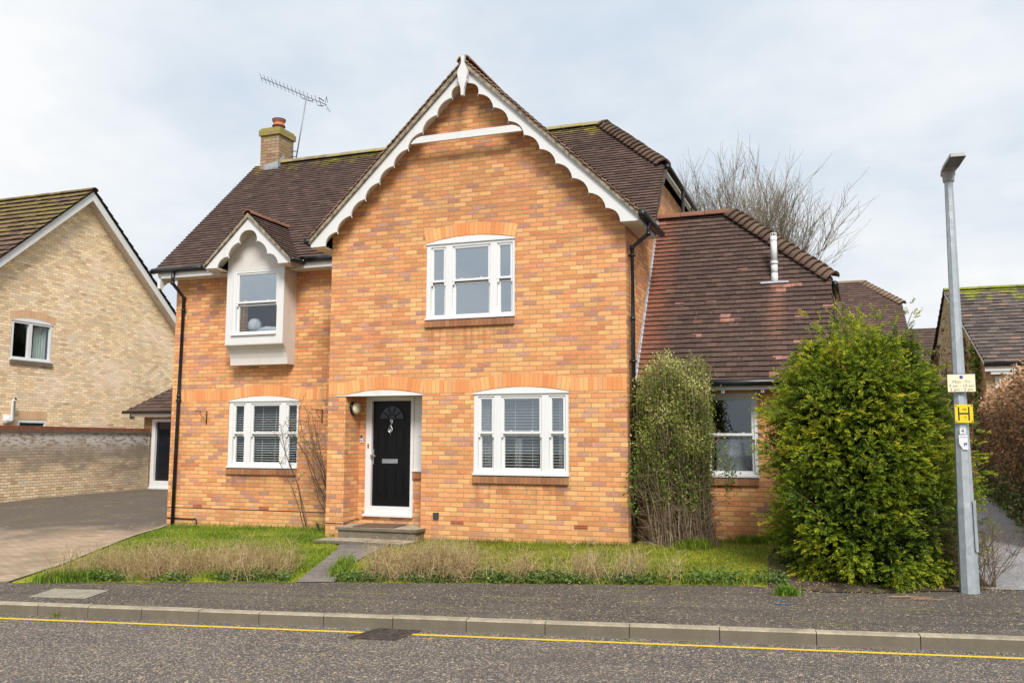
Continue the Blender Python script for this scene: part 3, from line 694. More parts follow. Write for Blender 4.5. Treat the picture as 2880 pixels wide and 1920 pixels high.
# porch reveals, deeper
for x in (-4.92, -3.465): mb.poly([(x, .11, -.2), (x, .5, -.2), (x, .5, 2.4), (x, .11, 2.4)])
mb.holed([(-4.92, -.2), (-3.465, -.2), (-3.465, 2.4), (-4.92, 2.4)], [[(-4.79, .214), (-3.862, .214), (-3.862, 2.27), (-4.79, 2.27)], [(-3.858, .985), (-3.47, .985), (-3.47, 2.27), (-3.858, 2.27)]], lambda x, z: (x, .5, z), 0, (0, .1, 0))
# side, rear and recessed walls
mb.poly([(0, 0, -.5), (0, 7.08, -.5), (0, 7.08, 4.95), (0, 5.72, 6.4), (0, 2.78, 6.4), (0, 1.35, 5.0), (0, 0, 5.0)])
mb.poly([(-5.26, 0, -.5), (-5.26, 1.42, -.5), (-5.26, 1.42, 5.0), (-5.26, 0, 5.0)])
mb.holed([(-9.86, -.6), (-5.26, -.6), (-5.26, 5.0), (-9.86, 5.0)], [rect(BW, .085), [(-8.15, 3.5), (-7.02, 3.5), (-7.02, 4.85), (-8.15, 4.85)]], lambda x, z: (x, 1.42, z), 0, (0, .11, 0))
mb.poly([(-9.86, 1.42, -.6), (-9.86, 7.08, -.6), (-9.86, 7.08, 5.0), (-9.86, 4.25, 7.95), (-9.86, 1.42, 5.2)])
mb.poly([(-9.86, 7.08, -.6), (0, 7.08, -.6), (0, 7.08, 5.0), (-9.86, 7.08, 5.0)])
# wing
WW = (1.065, 1.843, .965, 2.262)
mb.holed([(0, -.4), (2.85, -.4), (2.85, 2.38), (0, 2.38)], [rect(WW)], lambda x, z: (x, .85, z), 0, (0, .1, 0))
mb.poly([(2.85, .85, -.4), (2.85, 4.35, -.4), (2.85, 4.35, 2.4), (2.85, 3.6, 3.9), (2.85, 1.6, 3.9), (2.85, .85, 2.6)]); mb.poly([(2.85, 4.35, -.4), (0, 4.35, -.4), (0, 4.35, 2.4), (2.85, 4.35, 2.4)])
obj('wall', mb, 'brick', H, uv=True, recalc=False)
# dark floors inside so that windows look into rooms
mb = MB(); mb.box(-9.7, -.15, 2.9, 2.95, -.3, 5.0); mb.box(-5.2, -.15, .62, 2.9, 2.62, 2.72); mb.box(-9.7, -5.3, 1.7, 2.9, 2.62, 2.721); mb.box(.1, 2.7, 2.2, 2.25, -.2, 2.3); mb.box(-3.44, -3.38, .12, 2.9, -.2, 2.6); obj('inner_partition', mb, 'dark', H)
# soldier courses and arches
for a in ((-5.255, -4.94, 0), (-3.44, -2.56, 0), (-.91, -.005, 0), (-9.855, -8.45, 1.42), (-6.795, -5.27, 1.42)):
    mb = MB(); soldiers(mb, a[0], a[1], 2.288, 0, .213, a[2] - .005, 0); obj('soldier_course', mb, ['soldier', 'mortar'], H)
for a in ((-4.93, -3.455, 2.285, .085, .222, -.006, .05), (-2.55, -.92, 2.288, .085, .222, -.006, .05), (-3.43, -1.828, 4.815, .09, .215, -.006, .06), (-8.446, -6.802, 2.295, .085, .222, 1.414, .05)):
    mb = MB(); soldiers(mb, *a); obj('brick_arch', mb, ['soldier', 'mortar'], H)
# windows
sash_window(H, UW, [(-3.30, -3.115), (-2.905, -2.312), (-2.105, -1.922)], 3.597, (4.098, 4.184), 4.695, 0, ('glass_up', 'glass_up'), .09)
w = sash_window(H, LW, [(-2.418, -2.232), (-2.022, -1.424), (-1.216, -1.03)], 1.086, (1.592, 1.665), 2.180, 0, ('glass_mid', 'glass_lo'), .085, blind=.006)
curtain(w, -2.50, -2.20, 1.0, 2.25, .24); curtain(w, -1.16, -.96, 1.0, 2.25, .24); curtain(w, -1.92, -1.80, 1.0, 1.55, .3)
w = sash_window(H, BW, [(-8.292, -8.098), (-7.872, -7.27), (-7.055, -6.868)], 1.084, (1.596, 1.672), 2.184, 1.42, ('glass_dim', 'glass_dim'), .085, blind=.008)
w = sash_window(H, WW, [(1.122, 1.745)], 1.062, (1.579, 1.642), 2.155, .85, ('glass_lo', 'glass_lo'), 0, archboard=False, sillz=(.845, .945))
mb = MB(); mb.box(1.15, 1.75, 1.3, 1.33, 1.0, 1.55); obj('roller_blind', mb, 'cushion', w)
# fixed sidelight beside the door
mb = MB(); mb.plate((-3.858, -3.30, .985, 2.27), [(-3.70, -3.36, 1.08, 1.60), (-3.70, -3.36, 1.66, 2.19)], .505, .57); mb.box(-3.77, -3.3, .49, .52, 1.585, 1.65); mb.box(-3.87, -3.47, .46, .56, .985, 1.01)
w = obj('sidelight', mb, 'upvc', H); mb = MB(); mb.poly([(-3.70, .55, 1.08), (-3.36, .55, 1.08), (-3.36, .55, 2.19), (-3.70, .55, 2.19)]); obj('pane', mb, 'glass_dim', w, recalc=False)
mb = MB(); sill_bricks(mb, -3.86, -3.47, .87, .965, .455, .52); obj('sill', mb, ['sillbrick', 'mortar'], w)
# porch lintel board and ceiling
mb = MB(); ap = arch(-4.94, -3.45, 2.272, .082); mb.prism([(a, -.003, b) for a, b in ap], (0, .05, 0)); mb.box(-5.09, -3.447, -.012, .02, 2.262, 2.278); mb.box(-4.915, -3.47, .02, .495, 2.272, 2.29); obj('porch_lintel', mb, 'white', H)
# front door
mb = MB(); mb.plate((-4.79, -3.862, .214, 2.27), [(-4.68, -3.918, .385, 2.2)], .49, .58); mb.box(-4.81, -3.845, .44, .52, .212, .25); mb.box(-4.76, -3.88, .475, .5, .25, .30); obj('door_frame', mb, 'upvc', H)
mb = MB(); X0, X1, Z0, Z1 = -4.676, -3.922, .388, 2.197; YD = .545
def rpanel(a, b, c, d):
    # raised and fielded panel: moulding frame then a raised field
    mb.plate((a, b, c, d), [(a + .018, b - .018, c + .018, d - .018)], YD - .008, YD + .01); mb.box(a + .045, b - .045, YD - .010, YD + .01, c + .045, d - .045)
mb.box(X0, X1, YD, YD + .045, Z0, Z1)
for r in ((-4.59, -4.395, 1.275, 1.75), (-4.235, -4.04, 1.275, 1.75), (-4.595, -4.395, .54, 1.065), (-4.24, -4.045, .54, 1.065)): rpanel(*r)
mb.box(-4.62, -4.01, YD - .006, YD, 1.83, 1.855)
door = obj('front_door', mb, 'blackdoor', H)
mb = MB(); cx, cz, R_ = -4.315, 1.892, .235
pts = [(cx + math.cos(PI * i / 20) * R_, cz + math.sin(PI * i / 20) * R_ * .92) for i in range(21)]
mb.poly([(a, YD - .003, b) for a, b in pts]); mb.v and None
dm = MB()
for i in range(20):
    (a, b), (c, d) = pts[i], pts[i + 1]
    o1 = lambda p: (cx + (p[0] - cx) * 1.07, cz + (p[1] - cz) * 1.07)
    dm.prism([(a, YD - .016, b), (c, YD - .016, d), (o1((c, d))[0], YD - .016, o1((c, d))[1]), (o1((a, b))[0], YD - .016, o1((a, b))[1])], (0, .016, 0))
for k in range(1, 5):
    an = PI * k / 5; ca, sa = math.cos(an), math.sin(an); nx, nz = -sa * .006, ca * .006
    dm.prism([(cx + ca * .075 + nx, YD - .014, cz + sa * .07 + nz), (cx + ca * R_ + nx, YD - .014, cz + sa * R_ * .92 + nz), (cx + ca * R_ - nx, YD - .014, cz + sa * R_ * .92 - nz), (cx + ca * .075 - nx, YD - .014, cz + sa * .07 - nz)], (0, .012, 0))
for i in range(10):
    a0, a1 = PI * i / 10, PI * (i + 1) / 10
    dm.prism([(cx + math.cos(a) * r, YD - .015, cz + math.sin(a) * r * .92) for a, r in ((a0, .07), (a1, .07), (a1, .085), (a0, .085))], (0, .012, 0))
dm.box(cx - R_ * 1.07, cx + R_ * 1.07, YD - .016, YD, cz - .016, cz)
f = obj('fanlight', mb, 'navydoor', door, recalc=False); obj('glazing_bar', dm, 'blackdoor', f)
mb = MB(); mb.plate((-4.482, -4.176, 1.12, 1.195), [(-4.46, -4.2, 1.137, 1.178)], YD - .018, YD); mb.box(-4.462, -4.198, YD - .011, YD, 1.135, 1.18); obj('letter_plate', mb, 'chrome', door)
text('house_number', '9', .125, door, 'chrome', (-4.315, YD - .004, 1.832), ext=.004, bold=.0005)
mb = MB(); mb.lathe((-4.322, YD - .02, 1.76), [(.0, 0), (.02, 0), (.02, .02), (0, .02)], 12, axis='y'); mb.tube([(-4.322 + math.sin(a) * .038, YD - .03, 1.70 + math.cos(a) * .052 - .0) for a in np.linspace(0, 2 * PI, 17)], .007, 6); mb.lathe((-4.322, YD - .03, 1.69), [(0, 0), (.026, 0), (.026, .03), (0, .03)], 12, axis='y'); mb.tube([(-4.322, YD - .03, 1.65), (-4.322, YD - .02, 1.61)], .008, 6); obj('knocker', mb, 'chrome', door)
mb = MB(); mb.box(-4.672, -4.645, YD - .015, YD, 1.10, 1.36); mb.tube([(-4.658, YD - .01, 1.25), (-4.658, YD - .06, 1.25)], .011, 8); mb.lathe((-4.658, YD - .10, 1.25), [(.0, 0), (.018, .005), (.027, .02), (.018, .042), (0, .045)], 12, axis='y'); mb.tube([(-4.655, YD - .075, 1.25), (-4.58, YD - .07, 1.243)], .010, 8); obj('door_handle', mb, 'chrome', door)
# bell push and door bell on the wall, porch light
mb = MB(); mb.box(-4.75, -4.72, .478, .492, 1.385, 1.455); o = rebase(tag(obj('bell_push', mb, 'brass'), 'small brass bell push on the white door frame', 'bell push'), (-4.735, .49, 1.42))
t = thing('video_doorbell', 'black and silver doorbell on brick beside the front door frame', 'doorbell', (-4.868, .499, 1.54))
mb = MB(); mb.box(-4.892, -4.845, .477, .499, 1.475, 1.61); obj('case', mb, 'greyplastic', t); mb = MB(); mb.box(-4.890, -4.847, .473, .478, 1.555, 1.607); mb.lathe((-4.868, .47, 1.51), [(0, 0), (.012, 0), (.012, .008), (0, .008)], 12, axis='y'); obj('camera_face', mb, 'darkgrey', t)
t = thing('porch_light', 'round cream bulkhead light on the porch side wall', 'wall light', (-4.92, .25, 2.065))
mb = MB(); mb.lathe((-4.919, .25, 2.065), [(0, 0), (.115, 0), (.115, .035), (.10, .045), (0, .045)], 28, axis='x'); obj('back_plate', mb, 'black', t, True)
mb = MB(); mb.lathe((-4.873, .25, 2.065), [(.0, 0), (.1, 0), (.1, .03), (.085, .06), (.05, .075), (0, .08)], 28, axis='x'); obj('diffuser', mb, 'cream_sign', t, True)
# air bricks, vents
for cx, y in ((-2.805, 0), (-.745, 0), (-9.107, 1.42), (-7.53, 1.42)):
    mb = MB(); hol = [(cx - .1 + i * .0225, cx - .1 + i * .0225 + .014, z, z + .016) for i in range(9) for z in (.182, .212)]
    mb.plate((cx - .11, cx + .11, .172, .238), hol, y - .006, y + .02, 0); mb.poly([(cx - .11, y - .001, .172), (cx + .11, y - .001, .172), (cx + .11, y - .001, .238), (cx - .11, y - .001, .238)], 1); obj('air_brick', mb, ['terracotta', 'dark'], H, recalc=False)
mb = MB(); mb.box(-3.23, -3.135, -.03, -.001, .25, .352); mb.box(-3.22, -3.145, -.036, -.03, .262, .34); obj('vent_cowl', mb, 'darkgrey', H)
# damp-proof line and cables
mb = MB(); mb.box(-9.862, -5.262, 1.4145, 1.4195, .155, .166); obj('damp_proof_course', mb, 'dark', H)
mb = MB(); mb.tube([(-9.84, 1.405, -.05), (-9.5, 1.4, -.055), (-9.25, 1.4, -.055), (-9.135, 1.4, -.045), (-9.105, 1.4, -.08), (-9.1, 1.4, -.3)], .012, 6); obj('cable', mb, 'black', H, True)
mb = MB(); mb.tube([(-5.26, -.006, .115), (-4.93, -.006, .115), (-4.91, .05, .12), (-4.905, .3, .15), (-4.90, .47, .17), (-4.89, .49, .13)], .006, 6); obj('cable', mb, 'black', H, True)
# roofs
MY, MZ, MS = 1.07, 5.0, .978; RY, RZ = 4.25, 8.11
VL, VR = -10.13, .2
mb = MB()
fr = [(VL, MY, MZ), (.245, MY, MZ), (.11, 2.72, MZ + MS * 1.65), (-1.48, RY, RZ), (VL, RY, RZ)]
tiled(mb, fr, seed=1)
bk = [(VL, 2 * RY - MY, MZ), (VL, RY, RZ), (-1.48, RY, RZ), (.11, 2 * RY - 2.72, MZ + MS * 1.65), (.245, 2 * RY - MY, MZ)]; tiled(mb, bk, .33, .2, seed=2)
hipz = MZ + MS * 1.65; tiled(mb, [(.11, 2.72, hipz), (.11, 2 * RY - 2.72, hipz), (-1.48, RY, RZ)], seed=3)
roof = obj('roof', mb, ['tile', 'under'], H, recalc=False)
mb = MB(); ridge_tiles(mb, (-9.45, RY, RZ), (-1.45, RY, RZ + .0)); obj('ridge', mb, 'ridge_old', roof, recalc=False)
mb = MB(); bonnets(mb, (.10, 2.72, hipz), (-1.46, RY - .02, RZ), (0, -MS, 1), (1., 0, 1.05), 17); obj('hip', mb, 'hip', roof, recalc=False)
# half-hip gutter, fascia
mb = MB(); mb.tube([(.19, 2.62, hipz - .06), (.19, 5.9, hipz - .06)], .055, 10); mb.tube([(.2, 4.2, hipz - .1), (.2, 4.2, 4.6)], .034, 8); obj('gutter', mb, 'black', H, True)
mb = MB(); mb.box(.09, .115, 2.75, 5.75, hipz - .17, hipz - .04); obj('fascia', mb, 'white', H)
mb = MB(); mb.prism([(.005, 1.0, 4.86), (.005, 2.8, 6.62), (.19, 2.72, 6.6), (.22, 1.07, 4.95)], (0, 0, -.02)); obj('verge_soffit', mb, 'bark', H)
# gable roof
AZ = 7.80; HB = 2.915; EZ = AZ - .965 * HB; YF = -.34
mb = MB()
tiled(mb, [(RX - HB, YF, EZ), (RX - HB, 1.35, EZ), (RX, 4.0, AZ), (RX, YF, AZ)], seed=4)
tiled(mb, [(RX + HB, YF, EZ), (RX + HB, 1.25, EZ), (RX, 4.0, AZ), (RX, YF, AZ)], seed=5)
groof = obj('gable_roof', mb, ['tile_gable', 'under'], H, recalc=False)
mb = MB(); ridge_tiles(mb, (RX, YF - .01, AZ), (RX, 3.9, AZ)); obj('ridge', mb, 'tile_gable', groof, recalc=False)
mb = MB()
for s in (-1, 1):          # mortar-bedded undercloak of the verge
    mb.prism([(RX, YF + .012, AZ - .01), (RX + s * HB, YF + .012, EZ - .01), (RX + s * HB, YF + .012, EZ - .09), (RX, YF + .012, AZ - .115)], (0, .3, 0), 0)
    L_ = math.hypot(HB, AZ - EZ); k = int(L_ / .1)
    for q in range(k):
        a, b = (q + .04) / k, (q + 1.1) / k; j = random.uniform(-.008, .008)
        mb.prism([(RX + s * HB * a, YF - .012 + j, lerp(AZ, EZ, a) + .006), (RX + s * HB * b, YF - .012 + j, lerp(AZ, EZ, b) + .034), (RX + s * HB * b, YF - .012 + j, lerp(AZ, EZ, b) + .012), (RX + s * HB * a, YF - .012 + j, lerp(AZ, EZ, a) - .016)], (0, .05, 0), 1)
obj('verge', mb, ['vergem', 'tile_gable'], groof)
# scalloped bargeboards
def barge(s):
    cl = lambda d: 7.432 - .985 * d
    P = [(0, 7.69), (2.905, 7.69 - .945 * 2.905)]                     # outer edge, apex to tip
    P += [(2.895, 4.845), (2.61, 4.85)]
    nodes = [(2.61, 4.85)] + [(.241 + .268 * k, cl(.241 + .268 * k)) for k in range(8, -1, -1)] + [(.085, 7.40)]
    for (a, b), (c, d) in zip(nodes, nodes[1:]):
        dx, dz = c - a, d - b; L_ = math.hypot(dx, dz); nx, nz = dz / L_, -dx / L_
        if nx * 1 + nz * .985 < 0: nx, nz = -nx, -nz
        sag = .068 if L_ < .5 else .09
        for i in range(1, 10):
            tt = i / 10; bul = sag * math.sin(PI * tt) ** .8
            P.append((a + dx * tt + nx * bul, b + dz * tt + nz * bul))
        if (c, d) != nodes[-1]: P += [(c - .016 + .012, d + .004), (c - .018, d - .035), (c - .004, d + .0)][::1]
    P += [(0, 7.43)]
    return [(RX + s * x, -.28, z) for x, z in P]
mb = MB(); mb.prism(barge(1), (0, .035, 0)); obj('bargeboard', mb, 'white', H)
mb = MB(); mb.prism(barge(-1), (0, .035, 0)); obj('bargeboard', mb, 'white', H)
mb = MB(); prof = [(.037, 7.85), (.026, 7.77), (.024, 7.73), (.055, 7.66), (.094, 7.57), (.085, 7.50), (.07, 7.45), (.076, 7.42), (.05, 7.36), (.03, 7.28), (.024, 7.17)]
mb.prism([(RX + a, -.392, b) for a, b in prof] + [(RX - a, -.392, b) for a, b in prof[::-1]], (0, .06, 0)); obj('finial', mb, 'white', H)
mb = MB(); q = [(-3.62, 6.49), (-1.62, 6.485), (-1.66, 6.545), (-1.73, 6.585), (-1.80, 6.602), (-3.42, 6.602), (-3.50, 6.585), (-3.57, 6.545)]; mb.prism([(a, -.265, b) for a, b in q], (0, .05, 0)); obj('collar_board', mb, 'white', H)
for s in (-1, 1):           # raking soffit and box end
    mb = MB(); mb.prism([(RX, -.243, 7.62), (RX + s * 2.88, -.243, 7.62 - .955 * 2.88), (RX + s * 2.88, -.243, 7.60 - .955 * 2.88), (RX, -.243, 7.60)], (0, .24, 0))
    xa, xb = sorted((RX + s * 2.64, RX + s * 2.89)); mb.box(xa, xb, -.243, 1.0, 4.835, 4.85); obj('soffit', mb, 'soffit', H)
    mb = MB(); mb.box(*sorted((RX + s * 2.875, RX + s * 2.897)), -.24, 1.1, 4.852, 4.985); obj('fascia', mb, 'white', H)
# gutters of the gable
def gutter(path, r=.057):
    mb = MB(); mb.tube(path, r, 10); return mb
mb = gutter([(.335, -.34, 4.945), (.335, 1.2, 4.945)], .06); mb.box(.29, .385, -.36, -.325, 4.88, 5.0); obj('gutter', mb, 'black', H, True)
mb = gutter([(-5.58, -.34, 4.95), (-5.58, 1.2, 4.95)], .06); obj('gutter', mb, 'black', H, True)
def downpipe(path, r=.034, clips=()):
    mb = MB(); mb.tube(path, r, 12)
    for p in path[1:-1]: mb.lathe((p[0], p[1], p[2] - .03), [(0, 0), (r * 1.18, 0), (r * 1.18, .06), (0, .06)], 12)
    for x, y, z in clips: mb.lathe((x, y, z), [(0, 0), (r * 1.3, 0), (r * 1.3, .035), (0, .035)], 12); mb.box(x - .09, x + .05, y + r * .6, y + r * .6 + .012, z + .005, z + .03)
    return mb
obj('downpipe', downpipe([(.335, .12, 4.90), (.335, .12, 4.72), (.075, .12, 4.52), (.075, .12, 3.4), (.075, .12, -.1)], clips=[(.075, .12, 4.38), (.075, .12, 2.72), (.075, .12, 1.0)]), 'black', H, True)
# eaves of the recessed front
for a, b, c, d in ((-10.02, -8.5, -10.02, -8.3), (-6.62, -5.5, -6.9, -5.27)):
    mb = MB(); mb.box(a, b, 1.07, 1.095, 4.80, 4.96); mb.box(c, d, 1.096, 1.42, 4.80, 4.815); obj('fascia', mb, 'white', H)
mb = gutter([(-10.17, 1.03, 4.955), (-8.60, 1.03, 4.955)]); mb.box(-10.19, -10.165, .965, 1.09, 4.90, 4.975); obj('gutter', mb, 'black', H, True)
mb = gutter([(-6.50, 1.03, 4.955), (-5.62, 1.03, 4.955)]); mb.tube([(-5.6, .95, 4.9), (-5.55, 1.1, 4.75), (-5.33, 1.3, 4.66)], .034, 8); obj('gutter', mb, 'black', H, True)
obj('downpipe', downpipe([(-9.64, 1.03, 4.93), (-9.64, 1.03, 4.68), (-9.62, 1.36, 4.42), (-9.645, 1.36, 2.4), (-9.665, 1.36, -.28)], .037, clips=[(-9.623, 1.36, 4.15), (-9.65, 1.36, 2.3)]), 'black', H, True)
# left verge: plain bargeboard with a corbelled foot
mb = MB(); mb.prism([(-10.06, MY, MZ - .15), (-10.06, RY, RZ - .15), (-10.06, RY, RZ - .02), (-10.06, MY, MZ - .02)], (.025, 0, 0)); mb.prism([(-10.06, MY, 4.85), (-10.06, MY, 4.60), (-10.06, MY + .06, 4.58), (-10.06, MY + .12, 4.66), (-10.06, MY + .22, 4.74), (-10.06, MY + .36, 4.78), (-10.06, MY + .5, 4.85)], (.07, 0, 0)); obj('bargeboard', mb, 'white', H)
# ---- oriel
mb = MB(); X0, X1, Y0 = -8.262, -6.932, 1.0; CX = -7.585
hw = (X1 - X0) / 2; oc = (X0 + X1) / 2
mb.holed([(X0, 3.36), (X1, 3.36), (X1, 5.085), (CX, 5.715), (X0, 5.085)], [[(-8.10, 3.55), (-7.09, 3.55), (-7.09, 4.80), (-8.10, 4.80)]], lambda x, z: (x, Y0, z), 0, (0, .04, 0))
cove = [(1.0, 3.36)] + [(1.0 + .26 * (1 - math.cos(a)) * .55 + .02 * i / 8, 3.36 - .36 * math.sin(a)) for i, a in enumerate(np.linspace(.12, PI / 2, 9))]
cove = [(1.0, 3.36), (1.045, 3.33), (1.10, 3.27), (1.145, 3.19), (1.17, 3.10), (1.18, 3.0), (1.18, 2.975)]
for X in (X0, X1): mb.faces([(X, y, z) for y, z in cove] + [(X, 1.418, 2.975), (X, 1.418, 5.0), (X, 1.0, 5.0)], [tuple(range(len(cove) + 3))])
for (a, b), (c, d) in zip(cove, cove[1:]): mb.poly([(X0, a, b), (X1, a, b), (X1, c, d), (X0, c, d)])
mb.poly([(X0, 1.18, 2.975), (X1, 1.18, 2.975), (X1, 1.418, 2.975), (X0, 1.418, 2.975)])
mb.box(X0 - .006, X1 + .006, .99, 1.02, 3.35, 3.365)
OV = obj('oriel', mb, 'cream', H)
wo = (-8.11, -7.085, 3.535, 4.815)
mb = MB(); mb.plate((X0 + .002, X1 - .002, 3.368, 4.83), [(wo[0] - .004, wo[1] + .004, wo[2] - .004, wo[3] + .004)], .992, 1.0); obj('facing', mb, 'white', OV)
ow = sash_window(OV, wo, [(-7.99, -7.125)], 3.615, (4.118, 4.205), 4.728, .985, ('glass_up', 'glass_lo'), 0, archboard=False, sill=False)
# oriel roof
OZ, OS, OHB, OYF = 5.87, .955, 1.0, .66
mb = MB(); e = OZ - OS * OHB; ym = lambda z: MY + (z - MZ) / MS
for s in (-1, 1): tiled(mb, [(CX + s * OHB, OYF, e), (CX + s * OHB, max(ym(e), 1.0) + .02, e), (CX, ym(OZ) + .02, OZ), (CX, OYF, OZ)], seed=8 + s)
orf = obj('oriel_roof', mb, ['tile', 'under'], H, recalc=False)
mb = MB(); ridge_tiles(mb, (CX, OYF - .02, OZ), (CX, ym(OZ) + .03, OZ), .10, .33, h=.085); obj('ridge', mb, 'ridge_new', orf, recalc=False)
mb = MB()
for s in (-1, 1): mb.prism([(CX, OYF - .004, OZ + .004), (CX + s * OHB, OYF - .004, e + .004), (CX + s * OHB, OYF - .004, e - .06), (CX, OYF - .004, OZ - .075)], (0, .2, 0))
obj('verge', mb, 'vergem', orf)
def bulge(a, b, sag, n=10, px=1.):
    dx, dz = b[0] - a[0], b[1] - a[1]; L_ = math.hypot(dx, dz); nx, nz = dz / L_, -dx / L_
    if nz < 0: nx, nz = -nx, -nz
    return [(a[0] + dx * i / n + nx * sag * math.sin(PI * i / n) ** .75, b[1] - dz * (1 - i / n) + nz * sag * math.sin(PI * i / n) ** .75) for i in range(1, n)]
def obarge(s):
    P = [(0, 5.79), (.985, 5.79 - .95 * .985), (.972, 4.845), (.70, 4.845)]
    n1, n2, top = (.455, 5.05), (.205, 5.318), (0, 5.545)
    P += bulge((.70, 4.845), n1, .065) + [(n1[0], n1[1]), (n1[0] - .022, n1[1] - .03), (n1[0] - .006, n1[1] + .004)] + bulge(n1, n2, .06) + [n2, (n2[0] - .02, n2[1] - .03), (n2[0] - .006, n2[1] + .004)] + bulge((n2[0], n2[1]), top, .075) + [top]
    return [(CX + s * x, .70, z) for x, z in P]
for s in (-1, 1):
    mb = MB(); mb.prism(obarge(s), (0, .03, 0)); obj('bargeboard', mb, 'white', H)
for s in (-1, 1):
    mb = MB(); mb.prism([(CX, .73, 5.72), (CX + s * .96, .73, 5.72 - .95 * .96), (CX + s * .96, .73, 5.70 - .95 * .96), (CX, .73, 5.70)], (0, .27, 0)); a, b = sorted((CX + s * .69, CX + s * .97)); mb.box(a, b, .73, 1.1, 4.83, 4.845)
    mb.box(*sorted((CX + s * .955, CX + s * .975)), .73, 1.1, 4.846, 4.93); obj('soffit', mb, 'soffit', H)
    mb = MB(); mb.tube([(CX + s * 1.03, .66, 4.90), (CX + s * 1.03, 1.08, 4.90)], .045, 8); obj('gutter', mb, 'black', H, True)
# ---- chimney
cx0, cx1, cy0, cy1 = -9.86, -9.345, 4.06, 4.66
mb = MB(); mb.box(cx0, cx1, cy0, cy1, 7.0, 8.78); mb.box(cx0 - .04, cx1 + .04, cy0 - .04, cy1 + .04, 8.78, 8.92); mb.box(cx0 - .01, cx1 + .01, cy0 - .01, cy1 + .01, 8.922, 8.965)
ch = obj('chimney', mb, 'chimbrick', H, uv=True)
mb = MB(); mb.lathe((-9.62, 4.42, 8.96), [(.13, 0), (.125, .13), (.15, .16), (.15, .18), (.13, .20), (.135, .27), (.16, .28), (.16, .31), (.10, .31)], 20); obj('chimney_pot', mb, 'terracotta', ch, True)
mb = MB(); mb.lathe((-9.62, 4.42, 9.262), [(0, 0), (.165, 0), (.165, .025), (0, .03)], 20); mb.lathe((-9.62, 4.42, 9.10), [(0, 0), (.158, 0), (.158, .018), (0, .018)], 20); obj('pot_cap', mb, 'dark', ch)
mb = MB(); mb.prism([(cx0 + .1, cy0 - .006, 7.85), (cx1 + .006, cy0 - .006, 7.85), (cx1 + .006, cy0 - .006, 8.12), (cx0 + .1, cy0 - .006, 8.06)], (0, .004, 0)); mb.prism([(cx1 + .002, cy0 - .006, 7.85), (cx1 + .002, cy0 + .25, 8.1), (cx1 + .002, cy0 + .22, 8.36), (cx1 + .002, cy0 + .1, 8.22), (cx1 + .002, cy0 - .006, 8.12)], (.004, 0, 0)); obj('flashing', mb, 'lead', ch)
# ---- wing roof
WE, WYE, WSL = 2.40, .5, 1.51; WRY, WRZ = 2.6, 2.40 + 1.51 * 2.1; hx, hy = 2.975, 1.64; hz = WE + WSL * (hy - WYE)
mb = MB(); tiled(mb, [(.004, WYE, WE), (3.03, WYE, WE), (hx, hy, hz), (1.3, WRY, WRZ), (.004, WRY, WRZ)], seed=11, g=.1, lift=.032)
tiled(mb, [(.004, 2 * WRY - WYE, WE), (.004, WRY, WRZ), (1.3, WRY, WRZ), (hx, 2 * WRY - hy, hz), (3.03, 2 * WRY - WYE, WE)], .33, .2, seed=12); tiled(mb, [(hx, hy, hz), (hx, 2 * WRY - hy, hz), (1.3, WRY, WRZ)], seed=13)
# replacement tiles, slightly proud
NV = (Vector((0, 1, WSL))).normalized(); NN = Vector((0, -WSL, 1)).normalized()
def wtile(x, z, n=1):
    v = (z - WE) / NV.z; v = round(v / .1) * .1; b = Vector((x, WYE, WE)) + NV * v
    for k in range(n):
        a = b + Vector((.166 * k, 0, 0)); mb.faces([a + NN * .029, a + Vector((.16, 0, 0)) + NN * .029, a + Vector((.16, 0, 0)) + NV * .1 + NN * .012, a + NV * .1 + NN * .012, a, a + Vector((.16, 0, 0))], [(0, 1, 2, 3), (4, 5, 1, 0)], 2)
for x, z, n in ((1.50, 4.30, 1), (.50, 3.75, 1), (1.02, 3.70, 1), (1.27, 3.52, 1), (1.27, 3.40, 2), (.83, 3.15, 1), (2.42, 3.42, 1), (2.84, 3.60, 1), (2.4, 2.95, 1), (2.1, 2.73, 2), (2.05, 2.52, 1), (2.03, 4.02, 3), (2.12, 3.92, 1), (.02, 5.38, 1), (.32, 3.95, 1)): wtile(x, z, n)
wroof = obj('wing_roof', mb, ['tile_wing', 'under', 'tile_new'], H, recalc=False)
mb = MB(); ridge_tiles(mb, (.0, WRY, WRZ), (1.30, WRY, WRZ), .12, .43); obj('ridge', mb, 'ridge_new', wroof, recalc=False)
mb = MB(); bonnets(mb, (hx + .02, hy, hz), (1.30, WRY - .02, WRZ), (0, -WSL, 1), (1., 0, 1.1), 20, .17); obj('hip', mb, 'hip', wroof, recalc=False)
mb = MB(); mb.prism([(.004, WYE - .02, WE + .02), (.004, WRY, WRZ + .04), (.004, WRY, WRZ + .09), (.004, WYE - .02, WE + .11)], (.012, 0, 0)); mb.prism([(.012, WYE, WE + .035), (.012, WRY, WRZ + .035), (.035, WRY, WRZ + .03), (.035, WYE, WE + .03)], tuple(NN * .01)); obj('flashing', mb, 'lead', wroof)
mb = gutter([(.03, .45, WE + .0), (3.05, .45, WE)], .055); obj('gutter', mb, 'black', H, True)
mb = MB(); mb.box(.02, 2.98, .50, .525, WE - .105, WE - .005); mb.box(.02, 2.98, .525, .845, WE - .09, WE - .075); obj('fascia', mb, 'white', H)
for x in (1.37, 1.955):
    mb = MB(); mb.box(x - .022, x + .022, .505, .56, 2.25, 2.30); mb.box(x - .006, x + .006, .495, .505, 2.262, 2.292, 1); obj('soffit_clip', mb, ['upvc', 'darkgrey'], H)
mb = MB(); mb.tube([(3.02, hy + .25, hz - .05), (3.06, 2 * WRY - hy, hz - .05)], .055, 10); obj('gutter', mb, 'black', H, True)
